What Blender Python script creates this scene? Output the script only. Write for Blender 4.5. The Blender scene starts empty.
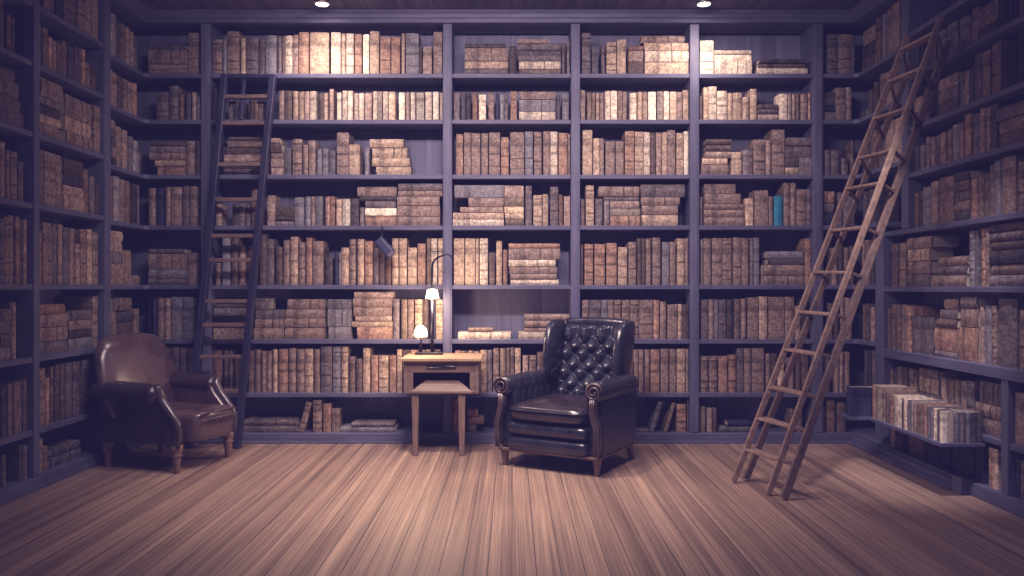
import bpy, bmesh, math, random, re
from mathutils import Vector, Matrix
random.seed(11)
scn = bpy.context.scene
COL = scn.collection
F = 800.0            # focal length in pixels
EYE = 1.22           # camera height
D = 6.30             # distance of the back bookcase fronts
XL, XR = -2.89, 2.72 # fronts of the side bookcases
CEIL = 3.39
def zof(b, d=D): return EYE + (288 - b) * d / F
def xof(p, d=D): return (p - 512) * d / F
def ypl(p, X): return F * X / (p - 512)

# ------------------------------------------------------------------ materials
def newmat(name):
    m = bpy.data.materials.new(name); m.use_nodes = True
    nt = m.node_tree; b = nt.nodes['Principled BSDF']
    return m, nt, b
def N(nt, t, **kw):
    n = nt.nodes.new(t)
    for k, v in kw.items(): setattr(n, k, v)
    return n
def ramp(nt, stops, src):
    r = N(nt, 'ShaderNodeValToRGB'); e = r.color_ramp.elements
    while len(e) < len(stops): e.new(0.5)
    for i, (p, c) in enumerate(stops):
        e[i].position = p; e[i].color = (*c, 1)
    nt.links.new(src, r.inputs[0]); return r
def mapping(nt, scale, rot=(0, 0, 0), coord='Object'):
    tc = N(nt, 'ShaderNodeTexCoord'); mp = N(nt, 'ShaderNodeMapping')
    mp.inputs['Scale'].default_value = scale; mp.inputs['Rotation'].default_value = rot
    nt.links.new(tc.outputs[coord], mp.inputs[0]); return mp.outputs[0]
def noise(nt, vec, scale, detail=4, rough=.6):
    n = N(nt, 'ShaderNodeTexNoise'); n.inputs['Scale'].default_value = scale
    n.inputs['Detail'].default_value = detail; n.inputs['Roughness'].default_value = rough
    nt.links.new(vec, n.inputs['Vector']); return n.outputs[0]
def mul(nt, col, fac_out, lo, hi):
    """col * remap(fac 0..1 -> lo..hi)"""
    mr = N(nt, 'ShaderNodeMapRange'); mr.inputs[3].default_value = lo; mr.inputs[4].default_value = hi
    nt.links.new(fac_out, mr.inputs[0])
    mx = N(nt, 'ShaderNodeMix', data_type='RGBA', blend_type='MULTIPLY'); mx.inputs[0].default_value = 1
    nt.links.new(col, mx.inputs[6]); nt.links.new(mr.outputs[0], mx.inputs[7]); return mx.outputs[2]
def bump(nt, b, h, strength, dist=.01):
    bp = N(nt, 'ShaderNodeBump'); bp.inputs['Strength'].default_value = strength; bp.inputs['Distance'].default_value = dist
    nt.links.new(h, bp.inputs['Height']); nt.links.new(bp.outputs[0], b.inputs['Normal'])

def wood(name, dark, light, grain, rough=.5, bmp=.15, spec=.4):
    """streaky wood or brushed paint; GRAIN = object-space scale, small along the fibre"""
    m, nt, b = newmat(name)
    v = mapping(nt, grain); n1 = noise(nt, v, 1.0, 8, .65)
    r = ramp(nt, [(.30, dark), (.70, light)], n1)
    n2 = noise(nt, mapping(nt, (1.3, 1.3, 1.3)), 2.0, 3)
    c = mul(nt, r.outputs[0], n2, .65, 1.35)
    nt.links.new(c, b.inputs['Base Color']); b.inputs['Roughness'].default_value = rough
    b.inputs['Specular IOR Level'].default_value = spec
    bump(nt, b, n1, bmp, .004); return m

def panel_paint(name, dark, light, plank, axis):
    """painted tongue-and-groove boards: grooves along z every PLANK metres"""
    m, nt, b = newmat(name)
    tc = N(nt, 'ShaderNodeTexCoord'); sp = N(nt, 'ShaderNodeSeparateXYZ'); nt.links.new(tc.outputs['Object'], sp.inputs[0])
    dv = N(nt, 'ShaderNodeMath', operation='DIVIDE'); nt.links.new(sp.outputs[axis], dv.inputs[0]); dv.inputs[1].default_value = plank
    fr = N(nt, 'ShaderNodeMath', operation='FRACT'); nt.links.new(dv.outputs[0], fr.inputs[0])
    gr = ramp(nt, [(0, (.25,)*3), (.035, (1,)*3)], fr.outputs[0])
    fl = N(nt, 'ShaderNodeMath', operation='FLOOR'); nt.links.new(dv.outputs[0], fl.inputs[0])
    wn = N(nt, 'ShaderNodeTexWhiteNoise', noise_dimensions='1D'); nt.links.new(fl.outputs[0], wn.inputs['W'])
    n1 = noise(nt, mapping(nt, (26, 26, 2.2)), 1, 6)
    r = ramp(nt, [(.3, dark), (.7, light)], n1)
    c = mul(nt, r.outputs[0], wn.outputs[0], .8, 1.2)
    c = mul(nt, c, gr.outputs[0], 0.15, 1)
    nt.links.new(c, b.inputs['Base Color']); b.inputs['Roughness'].default_value = .6
    bump(nt, b, gr.outputs[0], .4, .004); return m

def planks(name, c1, c2, width, length, rough, grain_amt=(.62, 1.32)):
    """boards running along y"""
    m, nt, b = newmat(name)
    v = mapping(nt, (1, 1, 1), (0, 0, math.radians(90)))
    br = N(nt, 'ShaderNodeTexBrick'); nt.links.new(v, br.inputs['Vector'])
    br.inputs['Scale'].default_value = 1; br.inputs['Brick Width'].default_value = length; br.inputs['Row Height'].default_value = width
    br.inputs['Mortar Size'].default_value = .0026; br.inputs['Mortar Smooth'].default_value = .3; br.inputs['Bias'].default_value = -.1
    br.inputs['Color1'].default_value = (*c1, 1); br.inputs['Color2'].default_value = (*c2, 1)
    br.inputs['Mortar'].default_value = (c1[0]*.22, c1[1]*.22, c1[2]*.25, 1); br.offset = .37; br.offset_frequency = 3
    g1 = noise(nt, mapping(nt, (85, .42, 1)), 1, 9, .72); g2 = noise(nt, mapping(nt, (13, .22, 1)), 1, 6, .6)
    s1 = ramp(nt, [(.36, (0,)*3), (.64, (1,)*3)], g1).outputs[0]; s2 = ramp(nt, [(.34, (0,)*3), (.66, (1,)*3)], g2).outputs[0]
    g4 = noise(nt, mapping(nt, (230, .9, 1)), 1, 5, .6); s4 = ramp(nt, [(.38, (0,)*3), (.6, (1,)*3)], g4).outputs[0]
    c = mul(nt, br.outputs[0], s1, *grain_amt); c = mul(nt, c, s2, .62, 1.3); c = mul(nt, c, s4, .78, 1.15)
    g3 = noise(nt, mapping(nt, (1, 1, 1)), .9, 3); c = mul(nt, c, g3, .75, 1.25)
    nt.links.new(c, b.inputs['Base Color'])
    rr = N(nt, 'ShaderNodeMapRange'); rr.inputs[3].default_value = rough - .1; rr.inputs[4].default_value = rough + .2
    nt.links.new(g1, rr.inputs[0]); nt.links.new(rr.outputs[0], b.inputs['Roughness'])
    inv = N(nt, 'ShaderNodeMath', operation='SUBTRACT'); nt.links.new(g1, inv.inputs[0]); nt.links.new(br.outputs['Fac'], inv.inputs[1])
    bump(nt, b, inv.outputs[0], .25, .006); return m

def bookmat(name, base, contrast=1.0):
    """old tooled leather or cloth: mottled ornament, worn patches, a tone of its own for each binding"""
    m, nt, b = newmat(name)
    vec = mapping(nt, (1, 1, 1))
    geo = N(nt, 'ShaderNodeNewGeometry')
    rpi = geo.outputs['Random Per Island']
    off = N(nt, 'ShaderNodeVectorMath', operation='ADD'); nt.links.new(vec, off.inputs[0])
    sc = N(nt, 'ShaderNodeMath', operation='MULTIPLY'); sc.inputs[1].default_value = 37.0; nt.links.new(rpi, sc.inputs[0])
    nt.links.new(sc.outputs[0], off.inputs[1])
    n1 = noise(nt, off.outputs[0], 36, 6, .85)
    n2 = noise(nt, off.outputs[0], 11, 3, .6)
    d = tuple(x * (1 - .62 * contrast) for x in base); l = tuple(min(1, x * (1 + .75 * contrast) + .03 * contrast) for x in base)
    r = ramp(nt, [(.38, d), (.5, base), (.60, l)], n1)
    c = mul(nt, r.outputs[0], n2, .45, 1.5)
    c = mul(nt, c, rpi, .36, 1.6)
    # tooled lines across the spine and a title field on some bindings
    at = N(nt, 'ShaderNodeAttribute', attribute_name='along')
    kk = N(nt, 'ShaderNodeMath', operation='MULTIPLY'); nt.links.new(rpi, kk.inputs[0]); kk.inputs[1].default_value = 613.0
    wn = N(nt, 'ShaderNodeTexWhiteNoise', noise_dimensions='1D'); nt.links.new(kk.outputs[0], wn.inputs['W'])
    cnt = N(nt, 'ShaderNodeMapRange'); cnt.inputs[3].default_value = 2.2; cnt.inputs[4].default_value = 6.5; nt.links.new(wn.outputs[0], cnt.inputs[0])
    ph = N(nt, 'ShaderNodeMath', operation='MULTIPLY_ADD'); nt.links.new(at.outputs['Fac'], ph.inputs[0]); nt.links.new(cnt.outputs[0], ph.inputs[1]); nt.links.new(rpi, ph.inputs[2])
    fr = N(nt, 'ShaderNodeMath', operation='FRACT'); nt.links.new(ph.outputs[0], fr.inputs[0])
    ln = ramp(nt, [(0, (1.0,)*3), (.05, (.25,)*3), (.08, (.55,)*3), (.12, (.9,)*3), (.16, (.5,)*3), (.95, (.5,)*3), (1, (.25,)*3)], fr.outputs[0])
    c = mul(nt, c, ln.outputs[0], .35, 1.65)
    ti = ramp(nt, [(0, (1,)*3), (.66, (1,)*3), (.665, (.35,)*3), (.80, (.35,)*3), (.805, (1,)*3)], at.outputs['Fac'])
    gt = N(nt, 'ShaderNodeMath', operation='GREATER_THAN'); nt.links.new(wn.outputs[0], gt.inputs[0]); gt.inputs[1].default_value = .6
    mx = N(nt, 'ShaderNodeMath', operation='MAXIMUM'); nt.links.new(ti.outputs[0], mx.inputs[0])
    iv = N(nt, 'ShaderNodeMath', operation='SUBTRACT'); iv.inputs[0].default_value = 1; nt.links.new(gt.outputs[0], iv.inputs[1]); nt.links.new(iv.outputs[0], mx.inputs[1])
    c = mul(nt, c, mx.outputs[0], .45, 1)
    nt.links.new(c, b.inputs['Base Color']); b.inputs['Roughness'].default_value = .62
    b.inputs['Specular IOR Level'].default_value = .3
    bump(nt, b, n1, .35, .003); return m

def leather(name, c, rough, spec=.6):
    m, nt, b = newmat(name)
    vo = N(nt, 'ShaderNodeTexVoronoi'); vo.inputs['Scale'].default_value = 240
    v = mapping(nt, (1, 1, 1)); nt.links.new(v, vo.inputs['Vector'])
    n = noise(nt, v, 7, 4)
    r = ramp(nt, [(.3, tuple(x*.6 for x in c)), (.7, tuple(x*1.5 for x in c))], n)
    nt.links.new(r.outputs[0], b.inputs['Base Color'])
    rr = N(nt, 'ShaderNodeMapRange'); rr.inputs[3].default_value = rough - .07; rr.inputs[4].default_value = rough + .1
    nt.links.new(n, rr.inputs[0]); nt.links.new(rr.outputs[0], b.inputs['Roughness'])
    b.inputs['Specular IOR Level'].default_value = spec
    bump(nt, b, vo.outputs['Distance'], .05, .001); return m

def plain(name, c, rough=.5, metal=0, emit=None, es=0):
    m, nt, b = newmat(name)
    n = noise(nt, mapping(nt, (1, 1, 1)), 30, 3)
    r = ramp(nt, [(.2, tuple(x*.85 for x in c)), (.8, tuple(min(1, x*1.15) for x in c))], n)
    nt.links.new(r.outputs[0], b.inputs['Base Color']); b.inputs['Roughness'].default_value = rough; b.inputs['Metallic'].default_value = metal
    if emit: b.inputs['Emission Color'].default_value = (*emit, 1); b.inputs['Emission Strength'].default_value = es
    return m

P_D, P_L = (.084, .088, .158), (.150, .152, .245)
M = {
 'paint_x': wood('shelf_paint_along_x', P_D, P_L, (2.5, 40, 40), .5),
 'paint_y': wood('shelf_paint_along_y', P_D, P_L, (40, 2.5, 40), .5),
 'paint_z': wood('upright_paint', P_D, P_L, (36, 36, 2.2), .5),
 'panel_x': panel_paint('back_panel_boards', (.115, .118, .20), (.18, .18, .285), .125, 0),
 'panel_y': panel_paint('side_panel_boards', (.10, .102, .18), (.15, .15, .245), .125, 1),
 'floor': planks('floor_boards', (.40, .275, .205), (.27, .18, .135), .105, 9.0, .42),
 'ceiling': planks('ceiling_boards', (.115, .105, .16), (.085, .08, .13), .16, 3.2, .6),
 'wall': wood('wall_paint', (.05, .05, .09), (.07, .068, .12), (4, 4, 4), .7),
 'ladder_wood': wood('ladder_wood', (.17, .115, .095), (.46, .32, .25), (30, 30, 30), .42, .25),
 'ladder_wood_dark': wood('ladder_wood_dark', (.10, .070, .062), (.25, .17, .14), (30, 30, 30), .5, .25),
 'navy_paint': wood('navy_ladder_paint', (.018, .02, .05), (.04, .042, .085), (30, 30, 4), .4),
 'rung_wood': wood('rung_wood', (.12, .085, .08), (.26, .18, .15), (6, 40, 40), .5),
 'table_wood': wood('table_wood', (.13, .088, .075), (.27, .185, .15), (5, 45, 45), .48, .2),
 'table_top': wood('table_top_wood', (.30, .19, .12), (.50, .34, .22), (4, 45, 45), .42, .2),
 'table_leg': wood('table_leg_wood', (.13, .088, .075), (.28, .19, .15), (45, 45, 5), .48, .2),
 'leg_wood': wood('chair_leg_wood', (.10, .065, .05), (.26, .165, .12), (40, 40, 6), .4),
 'niche': plain('niche_dark', (.07, .035, .035), .7),
 'black_leather': leather('black_leather', (.021, .022, .036), .25, .8),
 'seat_leather': leather('black_seat_leather', (.024, .018, .023), .22, .9),
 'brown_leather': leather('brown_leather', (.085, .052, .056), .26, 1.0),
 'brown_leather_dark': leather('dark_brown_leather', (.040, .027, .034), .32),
 'trim_leather': leather('trim_leather', (.075, .055, .06), .24, .8),
 'nails': plain('nail_heads', (.32, .27, .25), .3, .9),
 'black_metal': plain('black_metal', (.02, .02, .03), .4, .6),
 'dark_slot': plain('dark_slot', (.02, .018, .02), .7),
 'steel': plain('steel', (.5, .5, .52), .3, 1),
 'shade': plain('glowing_shade', (.9, .85, .75), .5, 0, (1, .80, .58), 7),
 'bulb': plain('spot_bulb', (1, .95, .9), .5, 0, (1, .88, .78), 60),
 'pages': wood('page_edges', (.42, .36, .29), (.62, .55, .46), (90, 90, 6), .8),
}
BOOKCOL = {'b': (.235, .172, .150), 'k': (.135, .112, .118), 'g': (.20, .188, .215), 't': (.41, .305, .235), 'c': (.54, .45, .385),
           'w': (.66, .59, .51), 'o': (.32, .20, .15), 'n': (.030, .034, .075), 'T': (.025, .18, .29)}
BOOKWORD = {'b': 'brown', 'k': 'dark brown', 'g': 'grey', 't': 'tan', 'c': 'cream', 'w': 'ivory', 'o': 'russet', 'n': 'navy', 'T': 'teal'}
for k, c in BOOKCOL.items(): M['book_' + k] = bookmat('binding_' + BOOKWORD[k].replace(' ', '_'), c, .25 if k in 'nT' else (.6 if k in 'wg' else .8))

# ------------------------------------------------------------------ mesh builder
class MB:
    def __init__(s): s.v = []; s.f = []; s.mi = []; s.cur = 0; s.al = None
    def add(s, vs, fs):
        n = len(s.v); s.v += [tuple(p) for p in vs]; s.f += [tuple(i + n for i in f) for f in fs]; s.mi += [s.cur] * len(fs); return s
    def box(s, x0, x1, y0, y1, z0, z1):
        return s.add([(x0,y0,z0),(x1,y0,z0),(x1,y1,z0),(x0,y1,z0),(x0,y0,z1),(x1,y0,z1),(x1,y1,z1),(x0,y1,z1)],
                     [(0,3,2,1),(4,5,6,7),(0,1,5,4),(1,2,6,5),(2,3,7,6),(3,0,4,7)])
    def hexa(s, bottom, top):
        return s.add(list(bottom) + list(top), [(0,3,2,1),(4,5,6,7),(0,1,5,4),(1,2,6,5),(2,3,7,6),(3,0,4,7)])
    def beam(s, p0, p1, w, h, side):
        """rectangular bar; SIDE = direction of its width w"""
        p0, p1 = Vector(p0), Vector(p1); t = (p1 - p0).normalized(); sd = Vector(side); sd = (sd - t * sd.dot(t)).normalized(); up = t.cross(sd)
        q = [sd*(a*w/2) + up*(b*h/2) for a, b in ((-1,-1),(1,-1),(1,1),(-1,1))]
        return s.hexa([p0 + x for x in q], [p1 + x for x in q])
    def loft(s, rings, caps=True):
        n = len(rings[0]); vs = [p for r in rings for p in r]; fs = []
        for i in range(len(rings) - 1):
            for j in range(n):
                k = (j + 1) % n; fs.append((i*n + j, i*n + k, (i+1)*n + k, (i+1)*n + j))
        if caps: fs.append(tuple(range(n - 1, -1, -1))); fs.append(tuple((len(rings)-1)*n + j for j in range(n)))
        return s.add(vs, fs)
    def lathe(s, prof, c=(0,0,0), n=20, ax=None):
        """profile of (radius, height) along +z or along AX"""
        ax = Vector(ax or (0,0,1)).normalized(); u = ax.orthogonal().normalized(); w = ax.cross(u); c = Vector(c)
        return s.loft([[c + ax*h + u*(r*math.cos(2*math.pi*j/n)) + w*(r*math.sin(2*math.pi*j/n)) for j in range(n)] for r, h in prof])
    def tube(s, pts, r, n=10):
        pts = [Vector(p) for p in pts]; rings = []; u = None
        for i, p in enumerate(pts):
            t = (pts[min(i+1, len(pts)-1)] - pts[max(i-1, 0)]).normalized()
            u = t.orthogonal().normalized() if u is None else (u - t*u.dot(t)).normalized()
            w = t.cross(u); rr = r[i] if isinstance(r, (list, tuple)) else r
            rings.append([p + u*(rr*math.cos(2*math.pi*j/n)) + w*(rr*math.sin(2*math.pi*j/n)) for j in range(n)])
        return s.loft(rings)
    def prism(s, poly, axis, a, b):
        """POLY of 2-D points extruded from a to b along axis 0/1/2"""
        def P(q, t): l = list(q); l.insert(axis, t); return tuple(l)
        n = len(poly)
        return s.add([P(q, a) for q in poly] + [P(q, b) for q in poly],
                     [tuple(range(n - 1, -1, -1)), tuple(range(n, 2*n))] + [(j, (j+1) % n, n + (j+1) % n, n + j) for j in range(n)])
    def ball(s, c, r, n=8, sz=(1,1,1)):
        c = Vector(c); rings = [[c + Vector((r*sz[0]*math.sin(a)*math.cos(2*math.pi*j/n), r*sz[1]*math.sin(a)*math.sin(2*math.pi*j/n), -r*sz[2]*math.cos(a))) for j in range(n)]
                                for a in [math.pi*(.04 + .92*i/(n//2)) for i in range(n//2 + 1)]]
        return s.loft(rings)
    def build(s, name, mats, parent=None, bevel=0, seg=2, sub=0, smooth=False, rel=None):
        me = bpy.data.meshes.new(name)
        off = Vector(rel) if rel is not None else Vector((0, 0, 0))
        me.from_pydata([tuple(Vector(p) - off) for p in s.v], [], s.f)
        mats = mats if isinstance(mats, (list, tuple)) else [mats]
        for m in mats: me.materials.append(m)
        if len(mats) > 1: me.polygons.foreach_set('material_index', s.mi)
        if s.al is not None: me.attributes.new('along', 'FLOAT', 'POINT').data.foreach_set('value', s.al)
        bm = bmesh.new(); bm.from_mesh(me); bmesh.ops.recalc_face_normals(bm, faces=bm.faces); bm.to_mesh(me); bm.free()
        if smooth: me.polygons.foreach_set('use_smooth', [True] * len(me.polygons))
        o = bpy.data.objects.new(name, me); COL.objects.link(o)
        if parent is not None: o.parent = parent
        if rel is not None and parent is None: o.location = off
        if bevel:
            b = o.modifiers.new('edge', 'BEVEL'); b.width = bevel; b.segments = seg; b.limit_method = 'ANGLE'; b.angle_limit = math.radians(35)
        if sub: m = o.modifiers.new('smooth', 'SUBSURF'); m.levels = sub; m.render_levels = sub
        return o
def tag(o, label=None, cat=None, group=None, kind=None):
    if label: o['label'] = label
    if cat: o['category'] = cat
    if group: o['group'] = group
    if kind: o['kind'] = kind
    return o
def empty(name, loc, rz=0, **kw):
    o = bpy.data.objects.new(name, None); COL.objects.link(o); o.location = loc; o.rotation_euler = (0, 0, rz); o.empty_display_size = .1
    return tag(o, **kw)

# ------------------------------------------------------------------ room shell
BY = 6.60; LX, RX = -3.19, 3.02; NEAR = -1.2
tag(MB().box(LX - .1, RX + .1, NEAR, BY + .1, -.1, 0).build('floor', M['floor']), kind='structure')
tag(MB().box(LX - .1, RX + .1, NEAR, BY + .1, CEIL, CEIL + .1).build('ceiling', M['ceiling']), kind='structure')
tag(MB().box(LX - .1, RX + .1, BY, BY + .1, 0, CEIL).build('wall_back', M['wall']), kind='structure')
tag(MB().box(LX - .1, LX, NEAR, BY, 0, CEIL).build('wall_left', M['wall']), kind='structure')
tag(MB().box(RX, RX + .1, NEAR, BY, 0, CEIL).build('wall_right', M['wall']), kind='structure')
ZC = zof(24)      # underside of the cornice
def cornice(dist):  # outline: (out from front, z)
    return [(.25, ZC), (-.035, ZC), (-.035, ZC + .03), (-.05, ZC + .035), (-.05, ZC + .062), (-.085, CEIL - .004), (.25, CEIL - .004)]
def tr(name, poly, axis, a, b, m): tag(MB().prism(poly, axis, a, b).build(name, m, bevel=.003), kind='structure')
tr('trim_1', [(D + o, z) for o, z in cornice(0)], 0, XL + .04, XR - .04, M['paint_x'])
tr('trim_2', [(XL - o, z) for o, z in cornice(0)], 1, 3.2, D + .2, M['paint_y'])
tr('trim_3', [(XR + o, z) for o, z in cornice(0)], 1, 3.2, D + .2, M['paint_y'])
ZB = zof(433)
tag(MB().box(XL, XR, D - .02, D + .02, 0, ZB - .001).box(XL, XR, D - .035, D - .02, 0, .02).build('baseboard_back', M['paint_x'], bevel=.004), kind='structure')
tag(MB().box(XL - .02, XL + .02, 3.8, D - .036, 0, ZB - .001).box(XL + .02, XL + .035, 3.8, D - .036, 0, .03).build('baseboard_left', M['paint_y'], bevel=.004), kind='structure')
YS = ypl(964, XR)
tag(MB().box(XR - .06, XR + .02, YS, D - .036, 0, .06).box(XR - .035, XR + .02, YS, D - .036, .06, .085).box(XR - .09, XR - .06, YS, D - .036, 0, .022).build('baseboard_right', M['paint_y'], bevel=.005), kind='structure')
tag(MB().box(XR - .075, XR + .02, YS - .10, YS - .002, 0, .095).box(XR - .025, XR + .02, 3.3, YS - .102, 0, .08).build('trim_4', M['paint_y'], bevel=.005), kind='structure')

# ------------------------------------------------------------------ bookcases
TH = .034
BB = [73.5, 119.5, 174.5, 225.5, 285, 339.5, 393, 433]      # back shelves (height given as seen at the back front)
LB = [16, 68, 114, 168, 223, 285, 341, 397, 433]
RB = [66, 103, 148, 188, 236, 287, 344, 396, 433]
UP = [(201, 210.5), (443, 452), (571, 580), (690, 699), (813, 823)]
DEEP = .27
def upright_back(k, root):
    a, b = (xof(p) for p in UP[k])
    MB().box(a, b, D - .006, D + .295, ZB, ZC).box(a + .012, b - .012, D - .012, D - .006, ZB + .01, ZC - .01).build('upright', M['paint_z'], root, bevel=.004, rel=root.location)
BAYS = {'A': (0, 'the bay behind the navy ladder'), 'C': (1, 'the bay beside the desk lamp'), 'D': (2, 'the bay over the tufted armchair'), 'E': (3, 'the bay holding the teal book')}
BAYX = {}
for key, (k, words_) in BAYS.items():
    x0, x1 = xof(UP[k][1]), xof(UP[k+1][0]); BAYX[key] = (x0, x1)
    lab = {'A': 'wide navy painted bookcase bay behind the navy ladder, with seven shelves above its base',
           'C': 'narrow navy painted bookcase bay beside the desk lamp, with an almost empty sixth shelf',
           'D': 'narrow navy painted bookcase bay behind the tufted black armchair, filled with brown books',
           'E': 'narrow navy painted bookcase bay holding the one teal book, partly behind the wooden ladder'}[key]
    root = empty('bookcase', ((x0 + x1)/2, D + .15, 0), label=lab, cat='bookcase', group='built-in bookcases')
    upright_back(k, root)
    if key == 'E': upright_back(4, root)
    MB().box(x0, x1, D + DEEP + .012, D + DEEP + .026, ZB, ZC).build('back_panel', M['panel_x'], root, rel=root.location)
    for b in BB:
        z = zof(b); MB().box(x0 + .001, x1 - .001, D, D + DEEP + .01, z - TH, z).build('shelf', M['paint_x'], root, bevel=.004, rel=root.location)
def upright_side(X, y0, y1, root, z0=None, z1=None):
    s = 1 if X > 0 else -1; z0 = ZB if z0 is None else z0; z1 = ZC if z1 is None else z1
    a, b = X - s*.006, X + s*.295
    MB().box(min(a, b), max(a, b), y0, y1, z0, z1).build('upright', M['paint_z'], root, bevel=.004, rel=root.location)
LU = [(3.84, 3.90), (ypl(33, XL), ypl(39, XL)), (ypl(104, XL), ypl(110, XL))]
for i, lab in ((0, 'navy painted wall bookcase cut off by the picture edge, beyond the club chair'), (1, 'tall navy painted wall bookcase beside the brown club chair, between two uprights')):
    y0, y1 = LU[i][1], LU[i+1][0]
    root = empty('bookcase', (XL - .15, (y0 + y1)/2, 0), label=lab, cat='bookcase', group='built-in bookcases')
    upright_side(XL, *LU[i], root)
    MB().box(XL - DEEP - .026, XL - DEEP - .012, y0, y1, ZB, ZC).build('back_panel', M['panel_y'], root, rel=root.location)
    for b in LB:
        z = zof(b); MB().box(XL - DEEP - .01, XL, y0 + .001, y1 - .001, z - TH, z).build('shelf', M['paint_y'], root, bevel=.004, rel=root.location)
# corner units: L-shaped shelves
xa = xof(UP[0][0])
root = empty('corner_bookcase', (XL - .1, D + .1, 0), label='navy painted corner bookcase behind the brown club chair, its shelves turning the corner', cat='bookcase', group='built-in bookcases')
upright_side(XL, *LU[2], root)
MB().box(XL - DEEP, xa, D + DEEP + .012, D + DEEP + .026, ZB, ZC).build('back_panel', M['panel_x'], root, rel=root.location)
MB().box(XL - DEEP - .026, XL - DEEP - .012, LU[2][1], D + DEEP, ZB, ZC).build('back_panel', M['panel_y'], root, rel=root.location)
for b in BB:
    z = zof(b); y0 = LU[2][1] + .001
    MB().prism([(XL, y0), (XL, D - .03), (XL + .03, D), (xa - .001, D), (xa - .001, D + DEEP + .01), (XL - DEEP - .01, D + DEEP + .01), (XL - DEEP - .01, y0)], 2, z - TH, z).build('shelf', M['paint_x'], root, bevel=.004, rel=root.location)
RU_LOW = (ypl(884, XR), ypl(876, XR)); RU_UP = (ypl(909, XR), ypl(902, XR))
Z236 = zof(236)
xb = xof(UP[4][1])
root = empty('corner_bookcase', (XR + .1, D + .1, 0), label='navy painted corner bookcase behind the wooden ladder, its shelves turning the corner', cat='bookcase', group='built-in bookcases')
upright_side(XR, *RU_LOW, root, ZB, Z236 - TH - .001); upright_side(XR, *RU_UP, root, Z236 + .001, ZC)
MB().box(xb, XR + DEEP, D + DEEP + .012, D + DEEP + .026, ZB, ZC).build('back_panel', M['panel_x'], root, rel=root.location)
MB().box(XR + DEEP + .012, XR + DEEP + .026, RU_UP[1], D + DEEP, Z236, ZC).box(XR + DEEP + .012, XR + DEEP + .026, RU_LOW[1], D + DEEP, ZB, Z236).build('back_panel', M['panel_y'], root, rel=root.location)
for i, b in enumerate(BB):
    z = zof(b); y0 = (RU_UP[1] if i < 3 else RU_LOW[1]) + .001
    MB().prism([(XR, y0), (XR, D - .03), (XR - .03, D), (xb + .001, D), (xb + .001, D + DEEP + .01), (XR + DEEP + .01, D + DEEP + .01), (XR + DEEP + .01, y0)], 2, z - TH, z).build('shelf', M['paint_x'], root, bevel=.004, rel=root.location)
RDIV = (ypl(1009, XR), ypl(1002, XR))
root = empty('bookcase', (XR + .15, 4.6, 0), label='long navy painted wall bookcase beyond the wooden ladder, with ivory books jutting out low down', cat='bookcase', group='built-in bookcases')
RN = 3.40
upright_side(XR, RN - .06, RN, root)
upright_side(XR, *RDIV, root, zof(433), zof(344) - TH - .03)
MB().box(XR + DEEP + .012, XR + DEEP + .026, RN, RU_UP[0], Z236, ZC).box(XR + DEEP + .012, XR + DEEP + .026, RN, RU_LOW[0], ZB, Z236).build('back_panel', M['panel_y'], root, rel=root.location)
for b in RB:
    z = zof(b)
    th = TH + (.03 if b == 344 else 0)
    if b == 236: segs = [(RN, D - .35)]
    elif b < 236: segs = [(RN, RU_UP[0])]
    elif b > 344: segs = [(RN, RDIV[0]), (RDIV[1], RU_LOW[0])]
    else: segs = [(RN, RU_LOW[0])]
    for y0, y1 in segs:
        ex = .012 if b == 344 else 0
        MB().box(XR - ex, XR + DEEP + .01, y0 + .001, y1 - .001, z - th, z).build('shelf', M['paint_y'], root, bevel=.004, rel=root.location)
# ------------------------------------------------------------------ books
SP = .025           # spines stand this far behind the shelf edge
def arc(T, bulge, n=6):
    return [(-T/2 + T*i/n, -bulge*math.sin(math.pi*i/n)) for i in range(n + 1)]
def book_geo(T, Dp, H, rnd, bands):
    """local axes: x thickness, y depth (0 = spine), z length. returns cover MB, page MB"""
    w = min(.0032, T*.12); bulge = min(T*.24, .0085) * (.35 + .65*rnd)
    out = [(-T/2, Dp)] + arc(T, bulge) + [(T/2, Dp)]
    inn = [(-T/2 + w, Dp)] + [(x*(1 - 2*w/T), y + w*1.6) for x, y in arc(T, bulge)] + [(T/2 - w, Dp)]
    n = len(out); cov = MB(); vs = []
    for z in (0, H):
        vs += [(x, y, z) for x, y in out] + [(x, y, z) for x, y in inn]
    fs = []
    for j in range(n - 1):
        fs += [(j, j+1, 2*n + j+1, 2*n + j), (n + j+1, n + j, 3*n + j, 3*n + j+1), (j+1, j, n + j, n + j+1), (2*n + j, 2*n + j+1, 3*n + j+1, 3*n + j)]
    for e in (0, n - 1): fs.append((e, n + e, 3*n + e, 2*n + e))
    cov.add(vs, fs); al = [p[2]/H for p in vs]
    for bz in bands:
        h = .004 + .003*rnd; a = arc(T*1.0, bulge + .0035); r0 = [(x, y - .0002, bz*H - h) for x, y in a]; r1 = [(x, y - .0002, bz*H + h) for x, y in a]
        m = len(a); b0 = [(x, .003, bz*H - h) for x, y in a]; b1 = [(x, .003, bz*H + h) for x, y in a]
        cov.add(r0 + r1 + b0 + b1, [q for j in range(m - 1) for q in ((j, j+1, m+j+1, m+j), (2*m+j+1, 2*m+j, j, j+1), (m+j, m+j+1, 3*m+j+1, 3*m+j))])
        al += [bz]*(4*m)
    cov.al = al
    g = min(.004, H*.02)
    pg = MB().box(-T/2 + w + .0004, T/2 - w - .0004, w*1.7 + .001, Dp - .005, g, H - g)
    return cov, pg

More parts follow.
